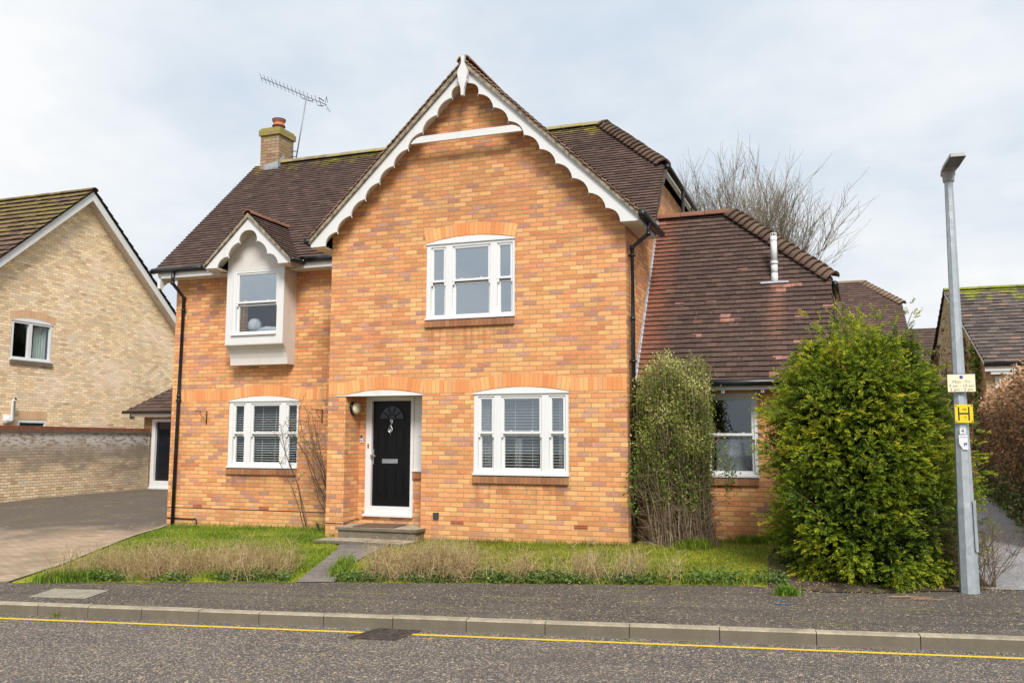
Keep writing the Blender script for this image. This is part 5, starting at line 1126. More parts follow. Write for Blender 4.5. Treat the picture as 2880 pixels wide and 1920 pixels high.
def yew_sprays(base, axis, length, tint, nn=11):
    n = len(base); axis = unit(axis); R = np.tile([0., 0, 1.], (n, 1)) + rng.normal(size=(n, 3)) * .45; side = unit(np.cross(axis, R)); nrm = np.cross(side, axis)
    C, Dv, Ll, Tt = [], [], [], []
    for k in range(nn):
        f = (k + .6) / nn; pt = base + axis * (length * f)[:, None] - nrm * (length * f * f * .22)[:, None] * np.sign(nrm[:, 2:3] + 1e-6)
        for sg in (-1, 1):
            C.append(pt); Dv.append(side * sg * .8 + axis * .65 + nrm * rng.normal(size=(n, 1)) * .2); Ll.append(length * (.27 - .15 * f) + .014); Tt.append(np.clip(tint + .28 * (f - .55), 0, 1))
    C.append(base + axis * (length * .9)[:, None]); Dv.append(axis); Ll.append(length * .28); Tt.append(np.clip(tint + .2, 0, 1))
    C, Dv, Ll, Tt = map(np.concatenate, (C, Dv, Ll, Tt)); return leaves(C, Dv, Ll, Ll * .24 + .003, Tt)
B_, A_, L_, T_ = [], [], [], []
for rep in range(46):
    f = rng.uniform(.35, 1.0, nl); i = np.clip((f * 6).astype(int), 0, 5); fr = (f * 6 - i)[:, None]; pt = LP[np.arange(nl), i] * (1 - fr) + LP[np.arange(nl), i + 1] * fr
    ax = unit(LP[np.arange(nl), i + 1] - LP[np.arange(nl), i]); off = rng.normal(size=(nl, 3)) * (.05 + .07 * (1 - f))[:, None]
    B_.append(pt + off); A_.append(ax + unit(off) * np.array([.9, .9, .45]) + np.array([0, 0, -.22])); L_.append(rng.uniform(.08, .165, nl)); T_.append(.12 + .5 * f)
# shell fill
ns = 10500; th = rng.uniform(0, 2 * PI, ns); z = rng.uniform(-.18, 2.8, ns); rr = yrad(th, z) * rng.uniform(.62, 1.0, ns) ; pt = np.stack([YC[0] + np.cos(th) * rr, YC[1] + np.sin(th) * rr, z], 1)
keep = (clump(pt, 3.6, 2.) > .27); pt, th, rr, z = pt[keep], th[keep], rr[keep], z[keep]
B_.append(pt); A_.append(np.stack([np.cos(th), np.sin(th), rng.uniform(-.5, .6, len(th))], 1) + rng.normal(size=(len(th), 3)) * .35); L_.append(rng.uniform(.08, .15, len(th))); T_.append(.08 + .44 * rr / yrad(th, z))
# inner sprays tinted near black, painting the bush's self-shadow
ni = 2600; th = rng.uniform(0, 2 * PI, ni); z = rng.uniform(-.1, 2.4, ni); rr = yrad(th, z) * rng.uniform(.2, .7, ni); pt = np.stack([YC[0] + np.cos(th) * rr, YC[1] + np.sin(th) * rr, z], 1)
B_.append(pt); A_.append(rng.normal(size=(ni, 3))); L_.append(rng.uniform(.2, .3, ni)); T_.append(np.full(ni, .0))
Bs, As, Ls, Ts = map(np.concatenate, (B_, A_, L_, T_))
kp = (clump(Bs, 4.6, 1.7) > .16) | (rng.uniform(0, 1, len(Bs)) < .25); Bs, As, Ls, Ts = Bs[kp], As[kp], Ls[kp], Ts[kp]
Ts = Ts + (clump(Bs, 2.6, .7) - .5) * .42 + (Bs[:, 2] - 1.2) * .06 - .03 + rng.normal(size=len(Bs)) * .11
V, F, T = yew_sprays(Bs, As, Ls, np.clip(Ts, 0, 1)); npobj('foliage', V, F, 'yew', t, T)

# --- tall olive shrub against the wing
t = thing('evergreen_shrub', 'tall twiggy olive-green shrub against the wall beside the black downpipe', 'shrub', (.75, .2, .0))
n = 620; ang = rng.uniform(0, 2 * PI, n); r0 = rng.uniform(0, .52, n); top = np.clip(rng.normal(2.25, .36, n), 1.2, 2.74); rt = np.sqrt(rng.uniform(0, 1, n)) 
bx = .78 + np.cos(ang) * r0 * .95; by = .18 + np.sin(ang) * r0 * .7; ex = .70 + np.cos(ang) * rt * np.where(np.cos(ang) > 0, .53, .62); ey = .14 + np.sin(ang) * rt * .42; top = top - .5 * np.clip(rt - .6, 0, 1) + .16 * np.sin(ang * 3 + 1.) * rt
p0 = np.stack([bx, by, np.full(n, -.02)], 1); p1 = np.stack([lerp(bx, ex, .75) , lerp(by, ey, .75), top * .38], 1); p2 = np.stack([ex, ey, top], 1)
s = np.linspace(0, 1, 8)[None, :, None]; LP2 = (1 - s) ** 2 * p0[:, None] + 2 * s * (1 - s) * p1[:, None] + s ** 2 * p2[:, None]; LP2[:, 1:] += rng.normal(size=(n, 7, 3)) * .018
V1 = tubes(LP2, np.full(n, .008), np.full(n, .003), 4, rng.uniform(.3, 1., n))
# side twigs
m = 6500; k = rng.integers(0, n, m); f = rng.uniform(.02, .72, m); i = (f * 7).astype(int); q0 = LP2[k, i]; dd = np.stack([rng.normal(size=m), rng.normal(size=m), rng.uniform(.2, 1.2, m)], 1); ST = bend(q0, dd, rng.uniform(.15, .4, m), 5, .05, .25); V2 = tubes(ST, np.full(m, .004), np.full(m, .0018), 3, rng.uniform(.3, 1., m))
npobj('stem', *merge(V1)[:2], 'twig', t, V1[2]); npobj('twig', *V2[:2], 'twig', t, V2[2])
C, Dv, Tt = [], [], []
for rep in range(135):
    f = rng.uniform(.28, 1.02, n) ** .8; f = np.clip(f, 0, .999); i = (f * 7).astype(int); pt = LP2[np.arange(n), i] + (LP2[np.arange(n), np.minimum(i + 1, 7)] - LP2[np.arange(n), i]) * (f * 7 - i)[:, None]; pt = pt + rng.normal(size=(n, 3)) * np.array([.055, .055, .05])
    ok = (pt[:, 2] > .75 + .5 * rng.uniform(-1, 1, n)) ; C.append(pt[ok]); Dv.append(np.array([0, 0, .6]) + rng.normal(size=(ok.sum(), 3)) * .7); Tt.append(np.clip(.14 + .22 * pt[ok][:, 2] + (clump(pt[ok], 4.2, 3.) - .5) * .75 + rng.normal(size=ok.sum()) * .14, 0, 1))
C, Dv, Tt = map(np.concatenate, (C, Dv, Tt)); npobj('foliage', *leaves(C, Dv, rng.uniform(.026, .05, len(C)), rng.uniform(.015, .027, len(C)), Tt)[:2], 'olive', t, np.repeat(Tt, 4))
t = thing('climbing_weed', 'bright green trailing leaves hanging over the olive shrub by the wing window', 'climber', (1.3, -.15, .0))
Ps = []
for (x, z0, z1, cx) in ((1.22, 1.75, .62, .30), (1.16, 1.5, .75, .45), (1.3, 1.25, .7, .25), (.18, 1.35, .55, -.12), (.22, 1.1, .3, -.1), (.72, 1.3, .7, .15), (.95, 1.05, .5, .06), (.55, .95, .6, .1)):
    for j in range(3): 
        a = np.linspace(0, 1, 9); xx = x + cx * np.sin(a * 2.2) + rng.normal(size=9) * .02; zz = lerp(z0, z1, a) + rng.normal(size=9) * .02 + .12 * j; yy = -.28 + rng.normal(size=9) * .03 + .05 * j; Ps.append(np.stack([xx, yy, zz], 1))
Ps = np.array(Ps); V1 = tubes(Ps, np.full(len(Ps), .0035), np.full(len(Ps), .002), 3, np.full(len(Ps), .4)); npobj('stem', *V1[:2], 'twig', t, V1[2])
C = Ps.reshape(-1, 3).repeat(3, 0) + rng.normal(size=(Ps.size // 3 * 3, 3)) * .035; Tt = np.clip(rng.normal(.45, .22, len(C)), 0, 1); npobj('leaves', *leaves(C, rng.normal(size=C.shape) + np.array([0, -.3, -.2]), rng.uniform(.03, .06, len(C)), rng.uniform(.02, .036, len(C)), Tt)[:2], 'bright', t, np.repeat(Tt, 4))

# --- bare rose bush in the corner and the thin stem beside it
def bare_bush(name, label, base, n, spread, height, lean, mleaf=None, nleaf=0, cat='bush', r=.011, leafz=.5, mt='twig'):
    t = thing(name, label, cat, tuple(base)); b = np.array(base)
    p0 = b + np.stack([rng.normal(size=n) * .06, rng.normal(size=n) * .04, np.zeros(n)], 1); d = np.stack([rng.normal(size=n) * spread + lean[0], rng.normal(size=n) * spread * .35 + lean[1], np.ones(n)], 1)
    P = bend(p0, d, rng.uniform(.7, 1.05, n) * height, 12, .03, .09); A = tubes(P, np.full(n, r), np.full(n, r * .35), 5, rng.uniform(.1, .6, n))
    m = n * 8; k = rng.integers(0, n, m); i = rng.integers(3, 12, m); P2 = bend(P[k, i], np.stack([rng.normal(size=m), rng.normal(size=m) * .5, rng.uniform(0, 1.1, m)], 1), rng.uniform(.15, .5, m), 7, .02, .2); B = tubes(P2, np.full(m, r * .42), np.full(m, r * .18), 3, rng.uniform(.1, .7, m))
    m2 = m * 3; k = rng.integers(0, m, m2); i = rng.integers(2, 7, m2); P3 = bend(P2[k, i], rng.normal(size=(m2, 3)), rng.uniform(.05, .18, m2), 4, 0, .2); Cc = tubes(P3, np.full(m2, r * .2), np.full(m2, r * .1), 3, rng.uniform(.1, .8, m2))
    npobj('stem', *A[:2], mt, t, A[2]); v = merge(B, Cc); npobj('twig', *v[:2], mt, t, v[2])
    if mleaf:
        pts = np.concatenate([P3[:, -1], P2[:, -1]]); pts = pts[pts[:, 2] > base[2] + height * leafz]; C = pts[rng.integers(0, len(pts), nleaf)] + rng.normal(size=(nleaf, 3)) * .02; T = np.clip(rng.normal(.5, .25, nleaf), 0, 1); npobj('leaves', *leaves(C, rng.normal(size=C.shape), rng.uniform(.015, .035, nleaf), rng.uniform(.008, .018, nleaf), T)[:2], mleaf, t, np.repeat(T, 4))
    return t
bare_bush('rose_bush', 'bare twiggy rose bush in the corner beside the projecting gable', (-5.72, 1.1, G(-5.72, 1.1)), 22, .26, 2.25, (-.14, -.08), 'redleaf', 260, leafz=.62)
bare_bush('sapling', 'thin bare stem with a few reddish leaves in front of the recessed window', (-6.25, 1.05, G(-6.25, 1.05)), 3, .07, 2.0, (-.28, -.12), 'redleaf', 110, 'sapling', .012, .6)
bare_bush('bramble_clump', 'leafless brown twigs at the foot of the lamp post beside the footpath', (4.62, -1.55, G(4.62, -1.55)), 18, .5, .75, (.1, .1), r=.006, cat='bush', mt='twig')
bare_bush('dead_undergrowth', 'tangle of brown twigs between the yew and the lamp post', (4.15, -1.55, G(4.15, -1.55)), 26, .45, .85, (-.05, .0), r=.007, cat='bush')

# --- bare tree behind the wing
t = thing('bare_tree', 'large leafless spreading tree rising behind the wing roof', 'tree', (1.4, 20.5, 0))
base = np.array([-.25, 20.5, 0.]); tr = np.array([[base, base + [0, 0, 1.5], base + [-.05, 0, 3.0], base + [0, 0, 4.2]]]); A = tubes(tr, [.34], [.22], 10, np.array([.3]))
npobj('trunk', *A[:2], 'greytwig', t, A[2])
n1 = 44; a1 = rng.uniform(0, 2 * PI, n1); el = np.sqrt(rng.uniform(.01, 1, n1)) * .56; L1 = 7.7 - 2.3 * (el / .56) ** 2; L1 *= rng.uniform(.82, 1.03, n1)
d = np.stack([np.cos(a1) * np.sin(el), np.sin(a1) * np.sin(el) * .8, np.cos(el)], 1); p0 = tr[0, 2] + (tr[0, 3] - tr[0, 2]) * rng.uniform(0, 1, (n1, 1)); P1 = bend(p0, d, L1, 16, .010, .028); A1 = tubes(P1, np.full(n1, .07), np.full(n1, .007), 6, rng.uniform(.3, .8, n1))
n2 = n1 * 20; k = np.arange(n2) % n1; i = rng.integers(5, 15, n2); dd = unit(P1[k, np.minimum(i + 1, 15)] - P1[k, i - 1]) + rng.normal(size=(n2, 3)) * .36; P2 = bend(P1[k, i], dd, rng.uniform(.8, 2.4, n2), 9, .05, .06); A2 = tubes(P2, np.full(n2, .012), np.full(n2, .0045), 4, rng.uniform(.3, .9, n2))
n3 = n2 * 8; k = np.arange(n3) % n2; i = rng.integers(2, 9, n3); dd = unit(P2[k, i] - P2[k, i - 1]) + rng.normal(size=(n3, 3)) * .42 + np.array([0, 0, .15]); P3 = bend(P2[k, i], dd, rng.uniform(.35, 1.2, n3), 6, .05, .08); A3 = tubes(P3, np.full(n3, .0075), np.full(n3, .0038), 3, rng.uniform(.3, 1., n3))
npobj('branch', *A1[:2], 'greytwig', t, A1[2]); v = merge(A2, A3); npobj('crown', *v[:2], 'greytwig', t, v[2])

# --- beech hedge along the footpath
t = thing('beech_hedge', 'tall beech hedge of dry brown leaves along the footpath', 'hedge', (7.2, 15, -.15))
def hx_(y): return 6.63 + (y - 8.8) * .0765
n = 36000; y = rng.uniform(2.5, 26, n) ; y = 2.5 + (26 - 2.5) * rng.uniform(0, 1, n) ** 1.25; topz = 2.9 + .12 * np.sin(y * 2.1) + .08 * np.sin(y * 5.3); side = rng.uniform(0, 1, n) < .78
x = hx_(y) + np.where(side, rng.normal(0, .09, n) + .08 * np.sin(y * 3.1) , rng.uniform(0, 1.1, n)); z = np.where(side, rng.uniform(-.15, 1, n) ** 1. * topz, topz + rng.normal(0, .08, n)); z = np.maximum(z, -.1)
C = np.stack([x, y, z], 1); T = np.clip(.34 + .09 * z + (clump(C, 1.9, 1.) - .5) * .55 + rng.normal(size=n) * .16, 0, 1)
low = (z < .75 + .35 * np.sin(y * 1.3)) & (rng.uniform(0, 1, n) < .8); hi = ~low
npobj('leaves', *leaves(C[hi], rng.normal(size=(hi.sum(), 3)) + np.array([-.5, 0, -.1]), rng.uniform(.06, .13, hi.sum()), rng.uniform(.035, .065, hi.sum()), T[hi])[:2], 'beech', t, np.repeat(T[hi], 4)).__setitem__('kind', 'stuff')
Tl = np.clip(rng.normal(.4, .22, low.sum()), 0, 1); npobj('ivy', *leaves(C[low] + rng.normal(size=(low.sum(), 3)) * .06, rng.normal(size=(low.sum(), 3)), rng.uniform(.06, .11, low.sum()), rng.uniform(.05, .08, low.sum()), Tl)[:2], 'ivy', t, np.repeat(Tl, 4))
n = 12000; fr_ = rng.uniform(0, 1, n) < .35; y = np.where(fr_, 2.62 + np.abs(rng.normal(0, .1, n)), rng.uniform(2.6, 26, n)); x = hx_(y) + np.where(fr_, rng.uniform(0, 1.1, n), 1.05 + rng.normal(0, .09, n)); C = np.stack([x, y, rng.uniform(-.1, 2.9, n)], 1); T = np.clip(.34 + .09 * C[:, 2] + rng.normal(size=n) * .18, 0, 1); npobj('far_leaves', *leaves(C, rng.normal(size=(n, 3)), rng.uniform(.09, .16, n), rng.uniform(.05, .09, n), T)[:2], 'beech', t, np.repeat(T, 4))['kind'] = 'stuff'
m = 1500; y = rng.uniform(3, 26, m); p0 = np.stack([hx_(y) + rng.uniform(-.05, .25, m), y, rng.uniform(-.1, 1.8, m)], 1); P = bend(p0, np.stack([rng.normal(size=m) * .4, rng.normal(size=m) * .7, np.ones(m)], 1), rng.uniform(.5, 1.2, m), 5, .05, .15); A = tubes(P, np.full(m, .012), np.full(m, .005), 3, rng.uniform(0, .5, m)); npobj('twig', *A[:2], 'twig', t, A[2])
mb = MB(); mb.prism([(hx_(2.9) + .22, 2.9, -.2), (hx_(27) + .22, 27, -.2), (hx_(27) + .22, 27, 2.72), (hx_(2.9) + .22, 2.9, 2.72)], (.7, 0, 0)); mb.box(5.2, 8.6, 26.2, 26.8, -.2, 2.6); obj('hedge_core', mb, 'bark', t)
n = 5000; C = np.stack([rng.uniform(5.0, 8.4, n), rng.normal(26.0, .12, n), rng.uniform(-.1, 2.8, n)], 1); T = np.clip(rng.normal(.4, .2, n), 0, 1); npobj('end_leaves', *leaves(C, rng.normal(size=(n, 3)), rng.uniform(.08, .15, n), rng.uniform(.05, .08, n), T)[:2], 'beech', t, np.repeat(T, 4))
# creeper on the gable of the mossy-roofed house
t = thing('wall_creeper', 'dry brown and green creeper covering the gable wall of the mossy-roofed house', 'creeper', (7, 23, 0))
n = 5200; u = rng.uniform(0, 1, n); yy = lerp(20.35, 26.7, u); zmax = np.interp(yy, [20.35, 23.5, 26.7], [4.3, 7.0, 4.3]); z = rng.uniform(0, 1, n) ** .7 * zmax; x = np.interp(yy, [20.35, 26.7], [7.53, 6.42]) - rng.uniform(.02, .12, n); C = np.stack([x, yy, z], 1)
keep = (clump(C * np.array([1, 1, .25]), 2.4, .4) > .42) & (yy > 21.6); gr = (np.abs(yy - 21.05) < .32); T = np.clip(rng.normal(.5, .25, n), 0, 1)
npobj('dry_stems', *leaves(C[keep], rng.normal(size=(keep.sum(), 3)) * .5 + np.array([0, 0, -1.]), rng.uniform(.12, .3, keep.sum()), rng.uniform(.04, .08, keep.sum()), T[keep])[:2], 'deadivy', t, np.repeat(T[keep], 4)); g2 = np.nonzero(gr)[0].repeat(2); npobj('leaves', *leaves(C[g2] + rng.normal(size=(len(g2), 3)) * .05, rng.normal(size=(len(g2), 3)) + np.array([0, 0, -.6]), rng.uniform(.1, .18, len(g2)), rng.uniform(.07, .11, len(g2)), T[g2])[:2], 'ivy', t, np.repeat(T[g2], 4))
# brambles on the distant roofs
bare_bush('bramble_thicket', 'pale leafless bramble stems in front of the distant hipped roof', (3.1, 15, 2.6), 12, .5, 2.6, (.0, 0), r=.018, mt='greytwig')
bare_bush('garden_shrub', 'thin leafless shrub in front of the low dark tiled roof', (5.3, 17, 1.8), 12, .5, 2.6, (.1, 0), r=.014, mt='greytwig')

# --- grass
def inpoly(x, y, poly):
    r = np.zeros(len(x), bool); n = len(poly)
    for i in range(n):
        x1, y1 = poly[i]; x2, y2 = poly[(i + 1) % n]; c = ((y1 > y) != (y2 > y)) & (x < (x2 - x1) * (y - y1) / (y2 - y1 + 1e-12) + x1); r ^= c
    return r
def sample(poly, n):
    X = np.array(poly); out = []
    while sum(len(o) for o in out) < n:
        q = rng.uniform(X.min(0), X.max(0), (n * 2, 2)); out.append(q[inpoly(q[:, 0], q[:, 1], poly)])
    return np.concatenate(out)[:n]
def blades(xy, h, w, lean, tint, k=3):
    n = len(xy); p0 = np.stack([xy[:, 0], xy[:, 1], Gv(xy[:, 0], xy[:, 1]) - .005], 1); a = rng.uniform(0, 2 * PI, n); d = np.stack([np.cos(a), np.sin(a), np.zeros(n)], 1); s_ = np.stack([-np.sin(a + rng.normal(size=n) * .8), np.cos(a), np.zeros(n)], 1); h = h[:, None]; lean = lean[:, None]; w = w[:, None]
    m = p0 + np.array([0, 0, 1.]) * h * .55 + d * h * lean * .3; tp = p0 + np.array([0, 0, 1.]) * h * (1 - .25 * lean) + d * h * lean
    V = np.stack([p0 - s_ * w * .5, p0 + s_ * w * .5, m + s_ * w * .4, tp, m - s_ * w * .4], 1).reshape(-1, 3); i = np.arange(n)[:, None] * 5
    F = np.concatenate([i + np.array([0, 1, 2, 4]), i + np.array([4, 2, 3, 3])]); return V, F, np.repeat(tint, 5)
def tri_fix(V, F, T):
    # split into quads + tri list: convert all to triangles
    q = F[F[:, 2] != F[:, 3]]; tr = F[F[:, 2] == F[:, 3]][:, :3]; return V, np.concatenate([q[:, [0, 1, 2]], q[:, [0, 2, 3]], tr]), T
LL = [(-6.62, yb(-6.62) + .02), (-5.2, yb(-5.2) + .02), (-3.42, yb(-3.42) + .02), (-4.27, -1.2), (-4.65, -.78), (-5.02, -.4), (-5.02, -.02), (-5.28, -.02), (-5.28, 1.38), (-9.6, 1.38), (-8.62, -.85), (-7.35, -3.4)]
RR = [(-2.9, yb(-2.9) + .03), (-.9, yb(-.9) + .03), (1.86, yb(1.86) + .03), (2.4, yb(2.4) + .1), (2.5, .82), (.02, .82), (.02, -.02), (-3.42, -.02), (-3.42, -.7), (-3.65, -.72), (-3.38, -2.2)]
for LABEL, xy, hk, ts in (('green lawn grass left of the garden path', sample(LL, 32000), 1., .03), ('mossy olive lawn grass below the front window and wing', sample(RR, 30000), .62, -.02)):
    ph = clump(np.c_[xy, np.zeros(len(xy))], 2.2, .3); nearwall = np.exp(-np.abs(xy[:, 1] - np.where(xy[:, 0] < -5.26, 1.4, np.where(xy[:, 0] < 0, 0, .85))) / .12)
    h = hk * rng.uniform(.03, .075, len(xy)) * (1 + 1.4 * nearwall); T = np.clip(.50 + ts + (ph - .5) * .5 - .12 * nearwall + rng.normal(size=len(xy)) * .14, 0, 1)
    tag(npobj('grass', *tri_fix(*blades(xy, h, rng.uniform(.005, .009, len(xy)), rng.uniform(.2, .9, len(xy)), T))[:2], 'grass' if hk == 1. else 'mossgrass', None, np.repeat(T, 5)), LABEL, 'grass', kind='stuff')
# fringes of taller green grass
def fringe(pts, n, hh, spread=.12):
    P = np.array(pts); seg = rng.integers(0, len(P) - 1, n); f = rng.uniform(0, 1, (n, 1)); return P[seg] * (1 - f) + P[seg + 1] * f + rng.normal(size=(n, 2)) * spread
xy = np.concatenate([fringe([(-6.58, yb(-6.58) + .12), (-6.0, yb(-6.0) + .2)], 1500, .1, .10), fringe([(-5.6, 1.0), (-5.4, .6)], 700, .2, .1), fringe([(-3.1, -3.2), (-3.5, -2.2)], 600, .1, .06), fringe([(1.55, .55), (2.3, .6)], 900, .1, .12), fringe([(.9, -.25), (1.1, -.2)], 500, .1, .1), fringe([(1.2, yb(1.2) + .12), (2.2, yb(2.2) + .15)], 160, .1, .07), fringe([(-4.6, -3.75), (-3.9, -3.5)], 500, .1, .07)])
T = np.clip(rng.normal(.52, .15, len(xy)), 0, 1); tag(npobj('tall_grass', *tri_fix(*blades(xy, rng.uniform(.08, .2, len(xy)), rng.uniform(.006, .011, len(xy)), rng.uniform(.2, 1., len(xy)), T))[:2], 'grass', None, np.repeat(T, 5)), 'longer tufts of green grass along the lawn edges and wall foot', 'grass', kind='stuff')
# dry stalks
def stalks(name, label, cx, cy, hgt, base):
    n = len(cx); z = Gv(cx, cy); p0 = np.stack([cx, cy, z], 1); P = bend(p0, np.stack([rng.normal(size=n) * .32, rng.normal(size=n) * .28, np.ones(n)], 1), hgt, 6, -.03, .12); T = np.clip(rng.normal(base, .2, n), 0, 1); A = tubes(P, np.full(n, .0042), np.full(n, .0016), 3, T)
    m = n * 3; k = rng.integers(0, n, m); i = rng.integers(1, 6, m); P2 = bend(P[k, i], np.stack([rng.normal(size=m), rng.normal(size=m) * .8, rng.uniform(-.1, 1., m)], 1), rng.uniform(.05, .18, m), 4, 0, .2); T2 = np.clip(rng.normal(base, .22, m), 0, 1); B = tubes(P2, np.full(m, .002), np.full(m, .0008), 3, T2)
    v = merge(A, B); return tag(npobj(name, *v[:2], 'straw', None, v[2]), label, 'dry stalks', kind='stuff')
n = 1350; cx = rng.uniform(-6.55, -3.75, n); cy = np.array([yb(a) for a in cx]) + rng.uniform(.12, 1.15, n) + .12 * np.sin(cx * 5); ok = cy < np.interp(cx, [-6.6, -6.0, -4.3, -3.7], [-3.7, -3.1, -2.6, -2.9]); hh = rng.uniform(.22, .52, n) * (1 - .25 * clump(np.c_[cx, cy, cx * 0], 3., 1.))
stalks('dry_stalks', 'band of dry tan flower stalks left of the garden path', cx[ok], cy[ok], hh[ok], .5)
n = 850; cx = np.concatenate([rng.uniform(-2.62, -1.35, n), rng.normal(-.75, .10, 110), rng.normal(.0, .12, 120), rng.normal(.55, .1, 80), rng.uniform(-1.5, 1.2, 160)]); n = len(cx); cy = np.array([yb(a) for a in cx]) + rng.uniform(.10, .8, n) * np.where(cx < -1.5, 1., .7); cx2 = cx - np.where(cx < -2.4, .25, 0) * (cy - np.array([yb(a) for a in cx]))
stalks('dry_stalks', 'clumps of dry tan stalks right of the garden path below the front window', cx2, cy, rng.uniform(.2, .5, n) * np.where(cx < -1.5, 1., .85), .55)
# ground ivy and weeds along the pavement
n = 5200; cx = np.concatenate([rng.uniform(-6.3, -3.55, n), rng.uniform(-3.0, 2.4, n * 2)]); n = len(cx); cy = np.array([yb(a) for a in cx]) + np.abs(rng.normal(0, .22, n)) * np.where(cx < -3.2, .5, .9) + .03; k = clump(np.c_[cx, cy, cx * 0], 3.4, 2.); ok = rng.uniform(0, 1, n) < np.where(cx < -3.2, .10, .30) + 1.2 * (k - .35); cx, cy, k = cx[ok], cy[ok], k[ok]; n = len(cx)
z = Gv(cx, cy) + np.abs(rng.normal(0, .05, n)) + .10 * np.clip(k - .45, 0, 1) * rng.uniform(0, 1, n); T = np.clip(.15 + .5 * k + rng.normal(size=n) * .16, 0, 1); C = np.stack([cx, cy, z], 1)
tag(npobj('ground_ivy', *leaves(C, np.stack([rng.normal(size=n), rng.normal(size=n) - .4, rng.uniform(-.2, .7, n)], 1), rng.uniform(.025, .06, n), rng.uniform(.018, .04, n), T)[:2], 'ivy', None, np.repeat(T, 4)), 'dark green ivy and weeds creeping along the pavement edge of the garden', 'ground ivy', kind='stuff')
# loose leaf litter on the pavement and under the yew
n = 900; cx = np.concatenate([rng.uniform(2.2, 4.9, n), rng.uniform(-5, 4.8, 1900)]); cy = np.concatenate([np.array([yb(a) for a in cx[:n]]) - np.abs(rng.normal(0, .25, n)) - .05 + .3, rng.uniform(-5.4, -2.3, 1900)]); ok = (cy > np.array([yk(a) for a in cx]) + .14) & (cy < np.array([yb(a) for a in cx]) + .25); cx, cy = cx[ok], cy[ok]; n = len(cx)
C = np.stack([cx, cy, Gv(cx, cy) + .014], 1); T = np.clip(rng.normal(.5, .25, n), 0, 1); tag(npobj('leaf_litter', *leaves(C, np.stack([rng.normal(size=n), rng.normal(size=n), rng.uniform(-.05, .05, n)], 1), np.where(np.arange(n) < 600, rng.uniform(.012, .035, n), rng.uniform(.008, .020, n)), rng.uniform(.007, .014, n), T)[:2], 'litter', None, np.repeat(T, 4)), 'scattered pale dead leaves on the pavement near the yew', 'leaf litter', kind='stuff')
# single small plants
def tuft(name, label, x, y, n, h, mt, r=.07, cat='weed'):
    xy = np.array([[x, y]]) + rng.normal(size=(n, 2)) * r; T = np.clip(rng.normal(.6, .15, n), 0, 1); V, F, T2 = tri_fix(*blades(xy, rng.uniform(.4, 1., n) * h, np.full(n, .012), rng.uniform(.2, 1.1, n), T)); return rebase(tag(npobj(name, V, F, mt, None, T2), label, cat), (x, y, G(x, y)))
tuft('weed_tuft', 'bright green weed tuft growing from the pavement in front of the yew', 2.43, -2.72, 320, .15, 'bright', .06)
tuft('kerb_weed', 'tiny green weed growing at the foot of the kerb', -5.08, yk(-5.08) - .04, 16, .09, 'bright', .015).location.z -= .11
t = thing('daffodil', 'single yellow daffodil by the wall near the rose bush', 'flower', (-5.98, .95, G(-5.98, .95)))
z0 = G(-5.98, .95); mb = MB(); mb.tube([(-5.98, .95, z0), (-5.985, .945, z0 + .16), (-5.98, .93, z0 + .21)], .004, 5); 
for k in range(7): a = k * .9; mb.poly([(-5.98, .95, z0), (-5.97 + math.cos(a) * .03, .95 + math.sin(a) * .03, z0 + .1), (-5.98 + math.cos(a) * .09, .95 + math.sin(a) * .09, z0 + .2)])
obj('stem', mb, 'greenpane', t, recalc=False); mb = MB(); c = Vector((-5.98, .92, z0 + .215))
for k in range(6): a = k * PI / 3; mb.poly([c, c + Vector((math.cos(a - .35) * .03, -.006, math.sin(a - .35) * .03)), c + Vector((math.cos(a) * .048, 0, math.sin(a) * .048)), c + Vector((math.cos(a + .35) * .03, -.006, math.sin(a + .35) * .03))])
mb.lathe((c.x, c.y - .035, c.z), [(.022, 0), (.015, .02), (.012, .035)], 10, axis='y'); obj('flower_head', mb, 'flower', t, recalc=False)
for i, (x0, y0, x1, y1, lab) in enumerate(((3.50, -2.62, 3.93, -2.56, 'longer dead stick lying on the pavement below the yew'), (3.70, -2.70, 4.03, -2.66, 'shorter dead stick lying nearest the kerb below the yew'))):
    mb = MB(); mb.tube([(x0, y0, G(x0, y0) + .018), ((x0 + x1) / 2, (y0 + y1) / 2 + .008, G(x0, y0) + .022), (x1, y1, G(x1, y1) + .018)], .007, 6, r2=.005); rebase(tag(obj('stick', mb, 'wood'), lab, 'stick', 'sticks below the yew'), (x0, y0, G(x0, y0)))
# cushions seen through the oriel window
t = thing('cushion', 'grey velvet cushion inside the small bay window above', 'cushion', (-7.8, 1.35, 3.6))
mb = MB(); V = []
mb.lathe((-7.80, 1.30, 3.62), [(0, 0), (.10, .02), (.14, .10), (.13, .2), (.08, .27), (0, .29)], 16); mb.tube([(-7.7, 1.28, 3.63), (-7.5, 1.26, 3.67), (-7.25, 1.28, 3.65), (-7.14, 1.3, 3.66)], .065, 10); obj('pad', mb, 'cushion', t, True)

# ------------------------------------------------------------------ CAMERA, LIGHT, WORLD
cam = bpy.data.cameras.new('camera'); co = bpy.data.objects.new('camera', cam); COL.objects.link(co); S.camera = co
cam.lens = 31.542; cam.sensor_width = 36; cam.clip_start = .1; cam.clip_end = 2000
yaw, pitch, roll = math.radians(-20.425), math.radians(6.342), math.radians(.198)
f = Vector((math.sin(yaw) * math.cos(pitch), math.cos(yaw) * math.cos(pitch), math.sin(pitch))); r = Vector((math.cos(yaw), -math.sin(yaw), 0)); u = r.cross(f)
r2 = r * math.cos(roll) + u * math.sin(roll); u2 = -r * math.sin(roll) + u * math.cos(roll)
co.matrix_world = Matrix(((r2.x, u2.x, -f.x, 3.13), (r2.y, u2.y, -f.y, -13.45), (r2.z, u2.z, -f.z, 1.506), (0, 0, 0, 1)))
sd = Vector((.42, -.72, .80)).normalized()
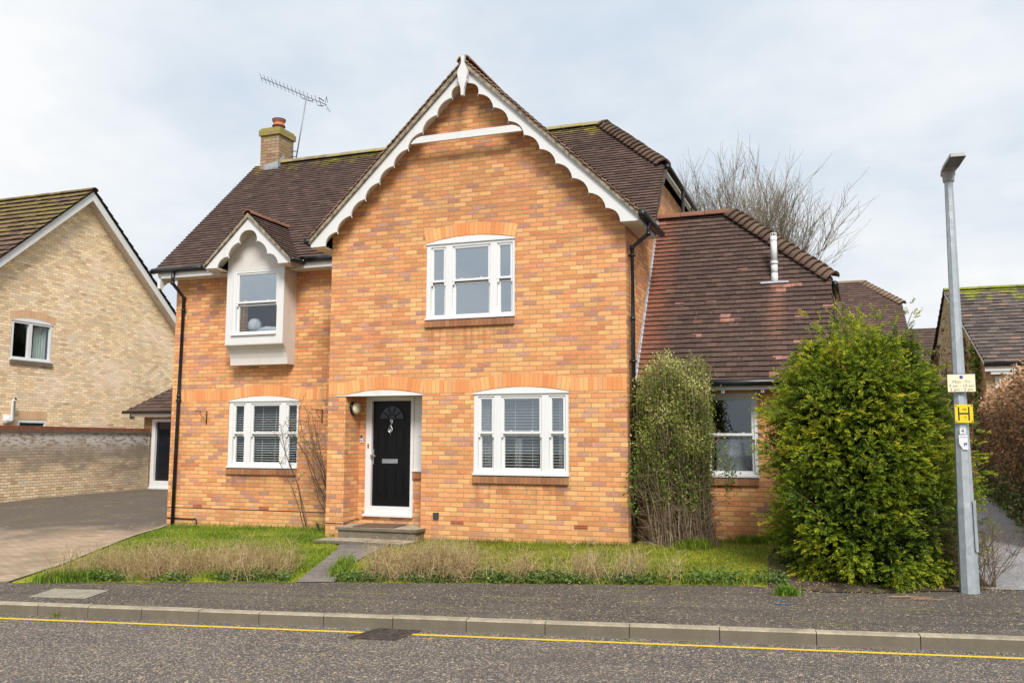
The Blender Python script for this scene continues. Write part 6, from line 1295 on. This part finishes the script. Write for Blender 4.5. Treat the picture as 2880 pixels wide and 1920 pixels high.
sun = bpy.data.lights.new('sun', 'SUN'); so = bpy.data.objects.new('sun', sun); COL.objects.link(so); sun.energy = 4.3; sun.angle = math.radians(20); sun.color = (1., .965, .91)
so.rotation_euler = (-sd).to_track_quat('-Z', 'Y').to_euler(); so.location = (5, -20, 20)
W = bpy.data.worlds.new('World'); S.world = W; W.use_nodes = True; nt = W.node_tree; nt.nodes.clear()
class WN(NT):
    def __init__(s): s.nt = nt
w = WN(); out = w.n('OutputWorld'); bg = w.n('Background'); sky = w.n('TexSky', sky_type='NISHITA')
sky.sun_disc = False; sky.sun_elevation = math.asin(sd.z); sky.sun_rotation = math.atan2(sd.x, sd.y); sky.air_density = 1.; sky.dust_density = 2.
g = w.n('TexCoord').outputs['Generated']; x, y, z = w.sep(g)
zz = w.math('ADD', w.math('MAXIMUM', z, 0.), .22); pv = w.comb(w.math('DIVIDE', x, zz), w.math('DIVIDE', y, zz), 0.)
n1 = w.noise(pv, .55, 6, .55); n2 = w.noise(pv, 1.7, 5, .6); cl = w.math('ADD', w.math('MULTIPLY', n1, .7), w.math('MULTIPLY', n2, .3))
shade = w.ramp(cl, [(.35, (.56, .66, .785)), (.44, (.66, .75, .855)), (.52, (.82, .875, .93)), (.60, (.97, .98, .99))])
hz_ = w.sstep(z, .0, .30); shade = w.mix(w.math('MULTIPLY', w.math('SUBTRACT', 1., hz_), .55), shade, (.92, .94, .965))
skyc = w.mix(1., sky.outputs[0], (.10, .10, .10), 'MULTIPLY')
blue = w.sstep(w.noise(pv, .8, 4), .62, .72)
col = w.mix(w.math('MULTIPLY', blue, .75), shade, w.mix(.25, (.56, .72, .95), skyc))
w.l(col, bg.inputs[0]); bg.inputs[1].default_value = 1.0; w.l(bg.outputs[0], out.inputs[0])
S.view_settings.view_transform = 'Standard'; S.view_settings.look = 'None'; S.view_settings.exposure = 0; S.view_settings.gamma = 1
S.render.engine = 'CYCLES'; S.cycles.max_bounces = 6; S.cycles.transparent_max_bounces = 12; S.cycles.use_denoising = True
